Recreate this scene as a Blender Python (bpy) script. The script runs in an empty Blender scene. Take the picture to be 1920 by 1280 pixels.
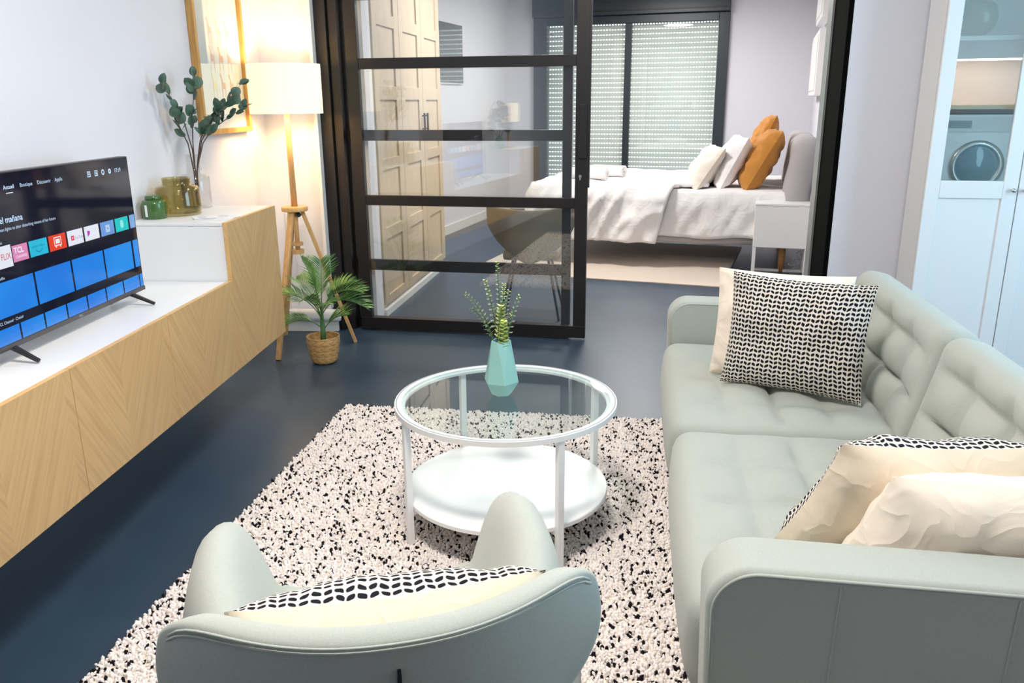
import bpy, bmesh, math, random
import numpy as np
from mathutils import Vector, Matrix, noise
from math import sin, cos, pi, radians, sqrt
random.seed(7); rng = np.random.default_rng(7)
C = bpy.context.scene.collection
SC = bpy.context.scene

# ------------------------------------------------------------------ camera, world, lights, exposure
H, PITCH, ROLL, YAW, FPX = 1.435, radians(16.3), radians(0.45), radians(3.6), 1540.0
fw = Vector((-sin(YAW)*cos(PITCH), cos(YAW)*cos(PITCH), -sin(PITCH)))
r0 = Vector((cos(YAW), sin(YAW), 0)); u0 = r0.cross(fw)
rr = cos(ROLL)*r0 - sin(ROLL)*u0; uu = sin(ROLL)*r0 + cos(ROLL)*u0
cd = bpy.data.cameras.new('camera'); cam = bpy.data.objects.new('camera', cd); C.objects.link(cam)
M = Matrix((rr, uu, -fw)).transposed().to_4x4(); M.translation = Vector((0, 0, H)); cam.matrix_world = M
cd.sensor_width = 36; cd.lens = 36*FPX/1920; cd.clip_start = 0.05; cd.clip_end = 100
SC.camera = cam
SC.view_settings.view_transform = 'Standard'; SC.view_settings.look = 'None'
SC.view_settings.gamma = 1; SC.view_settings.use_curve_mapping = False
SC.view_settings.exposure = 0.0
w = bpy.data.worlds.new('daylight'); SC.world = w; w.use_nodes = True
w.node_tree.nodes['Background'].inputs[0].default_value = (0.88, 0.95, 1.0, 1)
w.node_tree.nodes['Background'].inputs[1].default_value = 3.0

def light(name, kind, loc, power, col, size=.5, sizey=None, rot=(0, 0, 0), spread=None):
    d = bpy.data.lights.new(name, kind); d.energy = power; d.color = col
    if kind == 'AREA':
        d.shape = 'RECTANGLE' if sizey else 'DISK'; d.size = size
        if sizey: d.size_y = sizey
        if spread: d.spread = spread
    else: d.shadow_soft_size = size
    o = bpy.data.objects.new(name, d); C.objects.link(o); o.location = loc; o.rotation_euler = rot
    return o
light('ceiling_light_living', 'AREA', (-0.35, 1.5, 2.68), 62, (1.0, 0.93, 0.86), .5)
light('ceiling_light_front', 'AREA', (0.1, 3.9, 2.68), 22, (1.0, 0.94, 0.88), .5)
light('ceiling_light_bedroom', 'AREA', (0.85, 9.2, 2.68), 72, (1.0, 0.98, 0.96), 1.0)
light('ceiling_light_wardrobe', 'AREA', (-.1, 6.75, 2.68), 62, (1.0, 0.98, 0.95), .5)
light('fill_light_back', 'AREA', (0.9, -1.2, 2.68), 9, (1.0, 0.93, 0.86), .5)  # added fill from behind the camera, brightens the cream cushion faces
light('window_daylight', 'AREA', (3.2, 2.1, 1.6), 70, (0.45, 0.78, 1.0), 1.9, 1.5, rot=(0, radians(90), 0))
light('floor_lamp_bulb', 'POINT', (-1.575, 4.77, 1.50), 32, (1.0, 0.70, 0.34), .05)

# ------------------------------------------------------------------ material helpers
def srgb(r, g, b):
    f = lambda c: ((c/255+0.055)/1.055)**2.4 if c/255 > 0.04045 else c/255/12.92
    return (f(r), f(g), f(b), 1)
class NT:
    def __init__(s, name):
        s.m = bpy.data.materials.new(name); s.m.use_nodes = True; s.t = s.m.node_tree; s.n = s.t.nodes; s.l = s.t.links
        s.b = s.n['Principled BSDF']; s.out = s.n['Material Output']
    def new(s, t, **k):
        n = s.n.new(t)
        for a, v in k.items(): setattr(n, a, v)
        return n
    def put(s, sock, v):
        if isinstance(v, (int, float)): sock.default_value = v
        elif isinstance(v, (tuple, list)): sock.default_value = v
        else: s.l.new(v, sock)
    def math(s, op, a, b=0.0, c=None):
        n = s.new('ShaderNodeMath', operation=op); s.put(n.inputs[0], a); s.put(n.inputs[1], b)
        if c is not None: s.put(n.inputs[2], c)
        return n.outputs[0]
    def mix(s, f, a, b, mode='MIX'):
        n = s.new('ShaderNodeMix', data_type='RGBA', blend_type=mode); s.put(n.inputs[0], f); s.put(n.inputs[6], a); s.put(n.inputs[7], b)
        return n.outputs[2]
    def coord(s, which='Object'): return s.new('ShaderNodeTexCoord').outputs[which]
    def mapping(s, v, scale=(1, 1, 1), rot=(0, 0, 0)):
        n = s.new('ShaderNodeMapping'); s.l.new(v, n.inputs[0]); n.inputs['Scale'].default_value = scale; n.inputs['Rotation'].default_value = rot
        return n.outputs[0]
    def noise(s, v, scale, detail=2, rough=.5):
        n = s.new('ShaderNodeTexNoise'); s.l.new(v, n.inputs['Vector']); n.inputs['Scale'].default_value = scale
        n.inputs['Detail'].default_value = detail; n.inputs['Roughness'].default_value = rough
        return n.outputs['Fac']
    def bump(s, h, strength=.3, dist=.002):
        n = s.new('ShaderNodeBump'); s.put(n.inputs['Height'], h); n.inputs['Strength'].default_value = strength; n.inputs['Distance'].default_value = dist
        s.l.new(n.outputs[0], s.b.inputs['Normal'])
    def ramp(s, f, stops):
        n = s.new('ShaderNodeValToRGB'); s.l.new(f, n.inputs[0]); e = n.color_ramp.elements
        e[0].position, e[0].color = stops[0]; e[1].position, e[1].color = stops[-1]
        for p, c in stops[1:-1]:
            x = e.new(p); x.color = c
        return n.outputs[0]
def plain(name, col, rough=.5, var=.06, nscale=30, bump=0, bscale=200, bdist=.001, metal=0, spec=.5, sheen=0, emis=None, estr=0, coat=0):
    t = NT(name); co = t.coord()
    f = t.noise(co, nscale, 3)
    dark = tuple(c*(1-var) for c in col[:3])+(1,); lite = tuple(min(1, c*(1+var)) for c in col[:3])+(1,)
    t.l.new(t.mix(f, dark, lite), t.b.inputs['Base Color'])
    t.b.inputs['Roughness'].default_value = rough; t.b.inputs['Metallic'].default_value = metal
    t.b.inputs['Specular IOR Level'].default_value = spec
    t.b.inputs['Sheen Weight'].default_value = sheen; t.b.inputs['Coat Weight'].default_value = coat
    if emis: t.b.inputs['Emission Color'].default_value = emis; t.b.inputs['Emission Strength'].default_value = estr
    if bump: t.bump(t.noise(co, bscale, 2), bump, bdist)
    return t.m
def glass(name, tint=(1, 1, 1, 1), ior=1.5, k=1.0, rough=0.0, gl=(1, 1, 1, 1)):
    t = NT(name); f0 = ((ior-1)/(ior+1))**2; lw = t.new('ShaderNodeLayerWeight'); lw.inputs[0].default_value = .5
    fr = t.math('ADD', f0, t.math('MULTIPLY', t.math('POWER', lw.outputs['Facing'], 5.0), 1-f0))
    tr = t.new('ShaderNodeBsdfTransparent'); tr.inputs[0].default_value = tint
    g = t.new('ShaderNodeBsdfGlossy'); g.inputs['Roughness'].default_value = rough; g.inputs[0].default_value = gl
    mx = t.new('ShaderNodeMixShader'); t.l.new(t.math('MINIMUM', t.math('MULTIPLY', fr, k), 1.0), mx.inputs[0])
    t.l.new(tr.outputs[0], mx.inputs[1]); t.l.new(g.outputs[0], mx.inputs[2]); t.l.new(mx.outputs[0], t.out.inputs[0])
    return t.m
def emit(name, col, strength):
    t = NT(name); t.b.inputs['Base Color'].default_value = (0.01, 0.01, 0.01, 1)
    t.b.inputs['Emission Color'].default_value = col; t.b.inputs['Emission Strength'].default_value = strength
    t.b.inputs['Roughness'].default_value = .15
    return t.m
def wood(name, base, dark, axis='Z', scale=1.0, rough=.45):
    t = NT(name); co = t.coord()
    sc = {'X': (2, 26, 26), 'Y': (26, 2, 26), 'Z': (26, 26, 2)}[axis]
    mp = t.mapping(co, tuple(v*scale for v in sc))
    f = t.noise(mp, 3, 5, .65); g = t.noise(mp, 14, 2)
    c = t.ramp(f, [(0.3, dark), (0.65, base)]); c = t.mix(t.math('MULTIPLY', g, .22), c, tuple(x*.72 for x in dark[:3])+(1,))
    t.l.new(c, t.b.inputs['Base Color']); t.b.inputs['Roughness'].default_value = rough; t.bump(g, .12, .001)
    return t.m
def fabric(name, col, var=.10, weave=900, rough=.95, bump=.35, melange=380, wrinkle=0):
    t = NT(name); co = t.coord()
    a = t.noise(co, melange, 2); b = t.noise(co, 9, 2)
    c = t.mix(a, tuple(x*(1-var*1.6) for x in col[:3])+(1,), tuple(min(1, x*(1+var*1.3)) for x in col[:3])+(1,))
    c = t.mix(t.math('MULTIPLY', b, .18), c, tuple(x*.86 for x in col[:3])+(1,))
    t.l.new(c, t.b.inputs['Base Color']); t.b.inputs['Roughness'].default_value = rough
    t.b.inputs['Sheen Weight'].default_value = .15; t.b.inputs['Specular IOR Level'].default_value = .2
    b1 = t.new('ShaderNodeBump'); t.put(b1.inputs['Height'], t.noise(co, weave, 1)); b1.inputs['Strength'].default_value = bump; b1.inputs['Distance'].default_value = .0012
    if wrinkle:
        w_ = t.new('ShaderNodeTexNoise'); t.l.new(co, w_.inputs['Vector']); w_.inputs['Scale'].default_value = wrinkle; w_.inputs['Detail'].default_value = 1.5; w_.inputs['Distortion'].default_value = 1.6
        r_ = t.math('ABSOLUTE', t.math('SUBTRACT', w_.outputs['Fac'], .5)); r_ = t.math('POWER', t.math('MAXIMUM', t.math('SUBTRACT', 1.0, t.math('MULTIPLY', r_, 7.0)), 0.0), 2.0)
        b2 = t.new('ShaderNodeBump'); t.put(b2.inputs['Height'], r_); b2.inputs['Strength'].default_value = .17; b2.inputs['Distance'].default_value = .010
        t.l.new(b2.outputs[0], b1.inputs['Normal'])
    t.l.new(b1.outputs[0], t.b.inputs['Normal'])
    return t.m

MT = {}
MT['wall'] = plain('white_wall_paint', srgb(226, 224, 230), .85, .015, 4, .35, 130, .003)
MT['ceil'] = plain('ceiling_paint', srgb(240, 240, 240), .9, .01)
MT['white'] = plain('white_lacquer', srgb(240, 240, 240), .35, .01)
MT['white_metal'] = plain('white_powder_coat', srgb(238, 238, 238), .35, .01)
MT['trimw'] = plain('white_trim', srgb(232, 230, 228), .45, .015)
MT['black'] = plain('black_frame_metal', srgb(24, 20, 20), .38, .15, 60, .1, 500, .0005)
MT['dark_green'] = plain('dark_window_frame', srgb(38, 48, 56), .35, .08, 20)
MT['black_plastic'] = plain('black_plastic', srgb(26, 26, 28), .35, .05)
MT['oak'] = wood('oak_lamp', srgb(224, 180, 120), srgb(196, 148, 90), 'Z')
MT['oak_light'] = wood('oak_edge', srgb(232, 190, 128), srgb(214, 168, 104), 'Y')
MT['oakframe'] = wood('oak_frame', srgb(212, 165, 95), srgb(178, 128, 66), 'Z')
MT['wardrobe'] = wood('wardrobe_oak', srgb(216, 194, 168), srgb(196, 172, 144), 'Z', .8)
MT['bedleg'] = wood('birch_leg', srgb(214, 164, 108), srgb(190, 138, 84), 'Z')
MT['sage'] = fabric('sage_fabric', srgb(175, 179, 171))
MT['cream'] = fabric('cream_cotton', srgb(238, 226, 210), .03, 700, .9, .2, 500, 7)
MT['cream2'] = fabric('ivory_cotton', srgb(236, 220, 198), .03, 700, .9, .2, 500, 7)
MT['linen_white'] = fabric('white_bedding', srgb(236, 234, 234), .012, 500, .85, .1, 380, 6)
MT['linen_cream'] = fabric('cream_linen', srgb(226, 216, 204), .03, 500)
MT['ochre'] = fabric('ochre_linen', srgb(190, 130, 60), .06, 500, .9, .25, 300, 6)
MT['greyfab'] = fabric('grey_velvet', srgb(176, 172, 174), .04, 500, .9, .2, 200)
MT['taupe'] = fabric('taupe_velvet', srgb(142, 124, 100), .06, 500, .8, .2, 300)
MT['chrome'] = plain('brushed_metal', srgb(200, 198, 194), .3, .03, metal=1)
MT['rugb'] = fabric('beige_rug', srgb(214, 200, 186), .10, 300, 1.0, .9, 160)
MT['glass'] = glass('clear_glass', (.97, .99, .98, 1), 1.5, 1.2)
MT['door_glass'] = glass('door_glass', (.975, .985, .98, 1), 1.5, 1.6)
MT['table_glass'] = glass('table_glass', (.90, .945, .94, 1), 1.5, .75)
MT['vase_glass'] = glass('vase_glass', (.955, .955, .95, 1), 1.35, 1.0)
MT['cab_glass'] = glass('cabinet_glass', (.80, .87, .86, 1), 1.75, 3.2)
MT['amber'] = glass('olive_glass', (.80, .75, .54, 1), 1.45, 1.2, .02)
MT['jar'] = plain('green_jar', srgb(58, 98, 40), .3, .08, 40, 0, coat=.6)
MT['teal'] = plain('teal_ceramic', srgb(140, 190, 184), .35, .04, 20, .06, 300)
MT['paper'] = plain('paper', srgb(236, 236, 238), .8, .02)
MT['paperink'] = plain('paper_print_grey', srgb(190, 190, 196), .8, .1)
MT['stem'] = plain('woody_stem', srgb(96, 76, 66), .8, .2, 60)
MT['green_stem'] = plain('green_stem', srgb(84, 124, 66), .7, .1)

def leafmat(name, a, b, sc=20):
    t = NT(name); f = t.noise(t.coord(), sc, 2)
    t.l.new(t.ramp(f, [(.35, a), (.65, b)]), t.b.inputs['Base Color']); t.b.inputs['Roughness'].default_value = .5
    return t.m
MT['eu_leaf'] = leafmat('eucalyptus_leaf', srgb(52, 84, 70), srgb(98, 124, 106))
MT['palm'] = leafmat('palm_leaf', srgb(44, 96, 40), srgb(124, 172, 84), 9)
MT['spray'] = leafmat('small_leaf_green', srgb(104, 132, 110), srgb(160, 182, 146), 60)
MT['spray_y'] = leafmat('small_leaf_lime', srgb(196, 208, 104), srgb(222, 228, 150), 60)

def floor_mat():
    t = NT('blue_resin_floor'); co = t.coord()
    f = t.noise(co, 2.0, 4, .6); g = t.noise(co, 60, 2)
    c = t.ramp(f, [(.3, srgb(42, 60, 78)), (.7, srgb(52, 72, 90))]); c = t.mix(t.math('MULTIPLY', g, .25), c, srgb(38, 54, 70))
    t.l.new(c, t.b.inputs['Base Color'])
    r = t.new('ShaderNodeMapRange'); t.l.new(f, r.inputs[0]); r.inputs[3].default_value = .30; r.inputs[4].default_value = .42
    t.l.new(r.outputs[0], t.b.inputs['Roughness']); t.bump(t.noise(co, 35, 3), .10, .002)
    return t.m
MT['floor'] = floor_mat()

def bench_oak():
    # oak veneer laid in chevrons: each 60 cm door carries one upward apex
    t = NT('chevron_oak_veneer'); sp = t.new('ShaderNodeSeparateXYZ'); t.l.new(t.coord('Object'), sp.inputs[0])
    y, z = sp.outputs[1], sp.outputs[2]
    ym = t.math('MODULO', t.math('ADD', y, 6.0), .6)
    s = t.math('ABSOLUTE', t.math('SUBTRACT', ym, .3))
    q = t.math('ADD', z, t.math('MULTIPLY', s, 1.55))
    side = t.math('SIGN', t.math('SUBTRACT', ym, .3))
    strip = t.math('FLOOR', t.math('DIVIDE', q, .17))
    along = t.math('SUBTRACT', t.math('MULTIPLY', z, .84), t.math('MULTIPLY', s, .54))
    wn = t.new('ShaderNodeTexWhiteNoise', noise_dimensions='2D'); cb = t.new('ShaderNodeCombineXYZ')
    t.l.new(strip, cb.inputs[0]); t.l.new(t.math('ADD', side, t.math('FLOOR', t.math('DIVIDE', t.math('ADD', y, 6.0), .6))), cb.inputs[1]); t.l.new(cb.outputs[0], wn.inputs['Vector'])
    v = t.new('ShaderNodeCombineXYZ'); t.l.new(t.math('MULTIPLY', q, 1.0), v.inputs[0]); t.l.new(t.math('MULTIPLY', along, .06), v.inputs[1]); t.l.new(t.math('ADD', t.math('MULTIPLY', side, 3.0), t.math('MULTIPLY', strip, 1.7)), v.inputs[2])
    f = t.noise(v.outputs[0], 40, 4, .5); g = t.noise(v.outputs[0], 260, 2, .5)
    c = t.ramp(f, [(.3, srgb(186, 150, 102)), (.5, srgb(198, 162, 113)), (.72, srgb(208, 173, 124))])
    c = t.mix(t.math('MULTIPLY', g, .14), c, srgb(168, 130, 84))
    c = t.mix(t.math('MULTIPLY', wn.outputs[0], .22), c, srgb(170, 132, 88))
    t.l.new(c, t.b.inputs['Base Color']); t.b.inputs['Roughness'].default_value = .42; t.bump(g, .1, .001)
    return t.m
MT['chevron'] = bench_oak()

def knit(name, nu, nv, light=srgb(222, 214, 204), dark=srgb(22, 22, 30)):
    t = NT(name); sp = t.new('ShaderNodeSeparateXYZ'); t.l.new(t.coord('UV'), sp.inputs[0])
    wob = t.math('MULTIPLY', t.math('SUBTRACT', t.noise(t.coord('UV'), 14, 2), .5), .02)
    u = t.math('MULTIPLY', t.math('ADD', sp.outputs[0], wob), nu); v = t.math('MULTIPLY', t.math('ADD', sp.outputs[1], wob), nv)
    sg = t.math('SUBTRACT', t.math('MULTIPLY', t.math('MODULO', t.math('FLOOR', u), 2.0), 2.0), 1.0)
    fu = t.math('SUBTRACT', t.math('FRACT', u), .5)
    fv = t.math('SUBTRACT', t.math('FRACT', t.math('ADD', v, t.math('MULTIPLY', t.math('MULTIPLY', fu, sg), .42))), .5)
    a = t.math('POWER', t.math('ABSOLUTE', t.math('DIVIDE', fu, .40)), 3.0); b = t.math('POWER', t.math('ABSOLUTE', t.math('DIVIDE', fv, .31)), 3.0)
    d = t.math('ADD', a, b)
    m = t.new('ShaderNodeMapRange'); t.l.new(d, m.inputs[0]); m.inputs[1].default_value = .75; m.inputs[2].default_value = 1.25; m.inputs[3].default_value = 1; m.inputs[4].default_value = 0
    t.l.new(t.mix(m.outputs[0], light, dark), t.b.inputs['Base Color']); t.b.inputs['Roughness'].default_value = .95
    t.b.inputs['Specular IOR Level'].default_value = .2
    t.bump(t.math('ADD', m.outputs[0], t.math('MULTIPLY', t.noise(t.coord(), 900, 1), .4)), .6, .002)
    return t.m
MT['knit'] = knit('black_dash_knit', 34, 27)

def basket_mat():
    t = NT('woven_bamboo'); sp = t.new('ShaderNodeSeparateXYZ'); t.l.new(t.coord('UV'), sp.inputs[0])
    u = t.math('MULTIPLY', sp.outputs[0], 11); v = t.math('MULTIPLY', sp.outputs[1], 5)
    z = t.math('MULTIPLY', t.math('ABSOLUTE', t.math('SUBTRACT', t.math('FRACT', v), .5)), 1.3)
    k = t.math('FRACT', t.math('ADD', u, z))
    n1 = t.noise(t.coord(), 26, 3)
    c = t.ramp(k, [(0, srgb(150, 100, 48)), (.10, srgb(206, 160, 100)), (.9, srgb(222, 180, 122)), (1, srgb(160, 110, 56))])
    c = t.mix(t.math('MULTIPLY', n1, .5), c, srgb(178, 130, 74))
    t.l.new(c, t.b.inputs['Base Color']); t.b.inputs['Roughness'].default_value = .6
    t.bump(k, .5, .004)
    return t.m
MT['basket'] = basket_mat()
def shade_mat():
    t = NT('lamp_shade_fabric'); t.b.inputs['Base Color'].default_value = srgb(250, 236, 205)
    t.b.inputs['Emission Color'].default_value = (1.0, .80, .48, 1); t.b.inputs['Emission Strength'].default_value = .80
    t.b.inputs['Roughness'].default_value = .9; t.bump(t.noise(t.coord(), 500, 1), .2, .001)
    return t.m
MT['shade'] = shade_mat()

# ------------------------------------------------------------------ mesh helpers
class MB:
    def __init__(s): s.v = []; s.f = []; s.uv = []; s.mi = []
    def add(s, vs, fs, mi=0, uv=None):
        b = len(s.v); s.v += [tuple(p) for p in vs]; s.f += [tuple(b+i for i in f) for f in fs]; s.mi += [mi]*len(fs)
        s.uv += (list(uv) if uv is not None else [(0, 0)]*len(vs))
        return s
    def box(s, x0, x1, y0, y1, z0, z1, T=None, mi=0):
        v = [Vector((x, y, z)) for z in (z0, z1) for y in (y0, y1) for x in (x0, x1)]
        if T is not None: v = [T @ p for p in v]
        return s.add(v, [(0, 2, 3, 1), (4, 5, 7, 6), (0, 1, 5, 4), (2, 6, 7, 3), (1, 3, 7, 5), (0, 4, 6, 2)], mi)
    def tube(s, pts, rad, n=8, caps=True, mi=0):
        pts = [Vector(p) for p in pts]; m = len(pts)
        rad = rad if isinstance(rad, (list, tuple)) else [rad]*m
        vs = []; up = None
        for i, p in enumerate(pts):
            d = (pts[min(i+1, m-1)]-pts[max(i-1, 0)]).normalized()
            if up is None: up = d.orthogonal().normalized()
            up = (up - d*up.dot(d)).normalized(); sd = d.cross(up)
            vs += [p + (up*cos(2*pi*k/n)+sd*sin(2*pi*k/n))*rad[i] for k in range(n)]
        fs = [(i*n+k, i*n+(k+1) % n, (i+1)*n+(k+1) % n, (i+1)*n+k) for i in range(m-1) for k in range(n)]
        if caps: fs += [tuple(range(n-1, -1, -1)), tuple((m-1)*n+k for k in range(n))]
        return s.add(vs, fs, mi)
    def lathe(s, prof, n=32, c=(0, 0, 0), mi=0, closed=True):
        vs = []; uv = []; m = len(prof)
        for i, (r, z) in enumerate(prof):
            for k in range(n):
                a = 2*pi*k/n; vs.append((c[0]+r*cos(a), c[1]+r*sin(a), c[2]+z)); uv.append((k/n, i/(m-1)))
        fs = [(i*n+k, i*n+(k+1) % n, (i+1)*n+(k+1) % n, (i+1)*n+k) for i in range(m-1) for k in range(n)]
        if closed:
            if prof[0][0] > 1e-5: fs.append(tuple(range(n-1, -1, -1)))
            if prof[-1][0] > 1e-5: fs.append(tuple((m-1)*n+k for k in range(n)))
        return s.add(vs, fs, mi, uv)
    def bar(s, a, b, w, h, up=(0, 0, 1), w2=None, h2=None, mi=0):
        a, b = Vector(a), Vector(b); d = (b-a).normalized(); sd = d.cross(Vector(up)).normalized(); u = sd.cross(d)
        w2 = w2 or w; h2 = h2 or h; vs = []
        for p, ww, hh in ((a, w, h), (b, w2, h2)):
            vs += [p-sd*ww/2-u*hh/2, p+sd*ww/2-u*hh/2, p+sd*ww/2+u*hh/2, p-sd*ww/2+u*hh/2]
        return s.add(vs, [(0, 3, 2, 1), (4, 5, 6, 7), (0, 1, 5, 4), (1, 2, 6, 5), (2, 3, 7, 6), (3, 0, 4, 7)], mi)
    def build(s, name, mat, parent=None, loc=None, rot=None, smooth=False, bevel=0, seg=2, sub=0, solid=0, uv=False, fix=True):
        me = bpy.data.meshes.new(name); me.from_pydata(s.v, [], s.f)
        for m in (mat if isinstance(mat, (list, tuple)) else [mat]): me.materials.append(m)
        if any(s.mi): me.polygons.foreach_set('material_index', s.mi)
        if uv:
            l = me.uv_layers.new(name='UVMap'); vi = np.empty(len(me.loops), dtype=np.int32); me.loops.foreach_get('vertex_index', vi)
            l.data.foreach_set('uv', np.array(s.uv, dtype=np.float32)[vi].ravel())
        if fix:
            bm = bmesh.new(); bm.from_mesh(me); bmesh.ops.recalc_face_normals(bm, faces=bm.faces); bm.to_mesh(me); bm.free()
        if smooth: me.polygons.foreach_set('use_smooth', [True]*len(me.polygons))
        me.update()
        o = bpy.data.objects.new(name, me); C.objects.link(o)
        if parent is not None: o.parent = parent
        if loc is not None: o.location = loc
        if rot is not None: o.rotation_euler = rot
        if solid:
            md = o.modifiers.new('solid', 'SOLIDIFY'); md.thickness = solid; md.offset = 0
        if bevel:
            md = o.modifiers.new('bevel', 'BEVEL'); md.width = bevel; md.segments = seg; md.limit_method = 'ANGLE'; md.angle_limit = radians(40)
            me.polygons.foreach_set('use_smooth', [True]*len(me.polygons)); md.harden_normals = True
        if sub:
            md = o.modifiers.new('sub', 'SUBSURF'); md.levels = sub; md.render_levels = sub
        return o
def tag(o, label=None, cat=None, group=None, kind=None):
    if label: o['label'] = label
    if cat: o['category'] = cat
    if group: o['group'] = group
    if kind: o['kind'] = kind
    return o
def thing(name, label, cat, loc=(0, 0, 0), rz=0, group=None, mat3=None):
    o = bpy.data.objects.new(name, None); C.objects.link(o); o.empty_display_size = .1
    if mat3 is not None: m = mat3.to_4x4(); m.translation = Vector(loc); o.matrix_world = m
    else: o.location = loc; o.rotation_euler = (0, 0, rz)
    return tag(o, label, cat, group)
def struct(o): o['kind'] = 'structure'; return o
def sbox(name, x0, x1, y0, y1, z0, z1, mat, T=None, parent=None, bevel=0):
    o = MB().box(x0, x1, y0, y1, z0, z1).build(name, mat, parent, bevel=bevel)
    if T is not None: o.matrix_world = T
    if parent is None: struct(o)
    return o
def RZ(deg, loc=(0, 0, 0)): return Matrix.Translation(loc) @ Matrix.Rotation(radians(deg), 4, 'Z')
F7 = RZ(-7.7)      # frame of the glass partition: x along it, y through it
F13 = RZ(-13.5)    # frame of the bedroom
def in7(u, n, z=0): return F7 @ Vector((u, n, z))
def in13(u, n, z=0): return F13 @ Vector((u, n, z))

def rbox(sx, sy, sz, r, nx=12, ny=12, nz=6, disp=None):
    """rounded block centred on the origin; disp(p, n) -> new p"""
    key = {}; vs = []; fs = []
    def vid(p):
        k = tuple(round(c, 5) for c in p)
        if k not in key: key[k] = len(vs); vs.append(Vector(p))
        return key[k]
    L = [np.linspace(-sx/2, sx/2, nx+1), np.linspace(-sy/2, sy/2, ny+1), np.linspace(-sz/2, sz/2, nz+1)]
    for ax in range(3):
        a, b = [(1, 2), (2, 0), (0, 1)][ax]
        for sgn in (0, -1):
            for i in range(len(L[a])-1):
                for j in range(len(L[b])-1):
                    q = []
                    for di, dj in ((0, 0), (1, 0), (1, 1), (0, 1)):
                        p = [0, 0, 0]; p[ax] = L[ax][sgn]; p[a] = L[a][i+di]; p[b] = L[b][j+dj]; q.append(vid(p))
                    fs.append(tuple(q if sgn == -1 else q[::-1]))
    hx, hy, hz = sx/2-r, sy/2-r, sz/2-r; out = []
    for p in vs:
        c = Vector((max(-hx, min(hx, p.x)), max(-hy, min(hy, p.y)), max(-hz, min(hz, p.z)))); d = p-c
        n = d.normalized() if d.length > 1e-7 else Vector((0, 0, 1))
        q = c + n*r
        out.append(disp(q, n) if disp else q)
    return out, fs
def RB(sx, sy, sz, r, loc=(0, 0, 0), nx=12, ny=12, nz=6, disp=None, R=None):
    v, f = rbox(sx, sy, sz, r, nx, ny, nz, disp); R = R or Matrix.Identity(3)
    return MB().add([R @ p + Vector(loc) for p in v], f)

# ------------------------------------------------------------------ the room
sbox('floor', -4.2, 4.2, -3.2, 12.6, -.1, 0, MT['floor'])
sbox('ceiling', -4.2, 4.2, -3.2, 12.6, 2.75, 2.85, MT['ceil'])
sbox('wall_left', -1.99, -1.835, -3.0, 5.12, 0, 2.75, MT['wall'])
sbox('wall_behind_lamp', -1.99, -1.50, 5.12, 5.30, 0, 2.75, MT['wall'])
sbox('wall_back', -1.99, 3.5, -3.0, -2.85, 0, 2.75, MT['wall'])
sbox('wall_right', .80, 3.6, 4.50, 5.05, 0, 2.75, MT['wall'], F7)
w_e = sbox('wall_east', 3.3, 3.45, -3.0, 4.4, 0, 2.75, MT['wall'])
# window the cool daylight comes through (right of the frame)
wf = MB()
for a in ((3.26, 3.30, 1.1, 3.1, .8, .86), (3.26, 3.30, 1.1, 3.1, 2.34, 2.40), (3.26, 3.30, 1.1, 1.16, .8, 2.4), (3.26, 3.30, 3.04, 3.10, .8, 2.4), (3.26, 3.30, 2.07, 2.13, .86, 2.34)):
    wf.box(*a)
struct(wf.build('window_2', MT['white'], bevel=.003))
# skirting of the lamp wall: two tiers
sk = MB().box(-1.835, -1.455, 5.085, 5.12, 0, .072).build('baseboard_lamp_wall', MT['trimw'], bevel=.004); struct(sk)
RB(.42, .045, .08, .012, (-1.64, 5.085, .112), 4, 3, 3).build('cable_cover', MT['trimw'], sk, smooth=True)
sbox('trim_1', -1.512, -1.492, 5.08, 5.16, .15, 2.75, MT['trimw'])
# bedroom walls
sbox('wall_stub', -2.35, -1.235, 5.28, 5.49, 0, 2.75, MT['wall'])
sbox('wall_bedroom_left', -3.55, -3.40, 4.6, 11.3, 0, 2.75, MT['wall'], F13)
sbox('wall_head', .45, .60, 5.35, 11.1, 0, 2.75, MT['wall'], F13)
sbox('wall_window_left', -3.4, -3.04, 11.0, 11.2, 0, 2.75, MT['wall'], F13)
sbox('wall_window_right', -.571, .46, 11.0, 11.2, 0, 2.75, MT['wall'], F13)
sbox('wall_header', -2.20, .95, 4.86, 5.04, 2.52, 2.75, MT['wall'], F7)
sbox('baseboard_bedroom_left', -3.40, -3.385, 6.0, 11.0, 0, .10, MT['trimw'], F13)
sbox('baseboard_head_wall', .437, .45, 5.5, 11.0, 0, .08, MT['trimw'], F13)

# ---- window with roller shutter
win = MB()
ZT = 2.456
for a in ((-3.04, -2.86, 10.93, 11.05, 0, ZT), (-.70, -.571, 10.93, 11.05, 0, ZT), (-2.86, -.70, 10.93, 11.05, 2.36, ZT), (-2.86, -.70, 10.93, 11.05, 0, .12)):
    win.box(*a)
wo = win.build('window_1', MT['dark_green'], bevel=.006); struct(wo); wo.matrix_world = F13
MB().box(-1.84, -1.76, 10.92, 11.0, .12, 2.36).build('window_mullion', MT['dark_green'], wo, bevel=.005)
MB().box(-3.04, -.571, 10.86, 11.06, 2.457, 2.75).build('shutter_box', MT['dark_green'], wo, bevel=.008)
MB().box(-3.0, -.60, 10.85, 10.865, 2.50, 2.515).build('shutter_box_groove', MT['black'], wo)
for k, (a, b) in enumerate(((-2.86, -1.84), (-1.76, -.70))):
    MB().box(a, b, 10.965, 10.972, .12, 2.36).build('window_pane', MT['glass'], wo)
slatm = plain('shutter_slat_paint', srgb(214, 219, 216), .6, .02)
pitch = .0585; nsl = 41
slat = MB()
prof = [(0, 0), (.0008, .004), (.0012, .018), (.0012, .028), (.0008, .044), (0, .048)]
sv = [(-2.90, -y, z) for y, z in prof]+[(-.66, -y, z) for y, z in prof]; n6 = len(prof)
slat.add(sv, [(i, i+1, n6+i+1, n6+i) for i in range(n6-1)])
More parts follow.
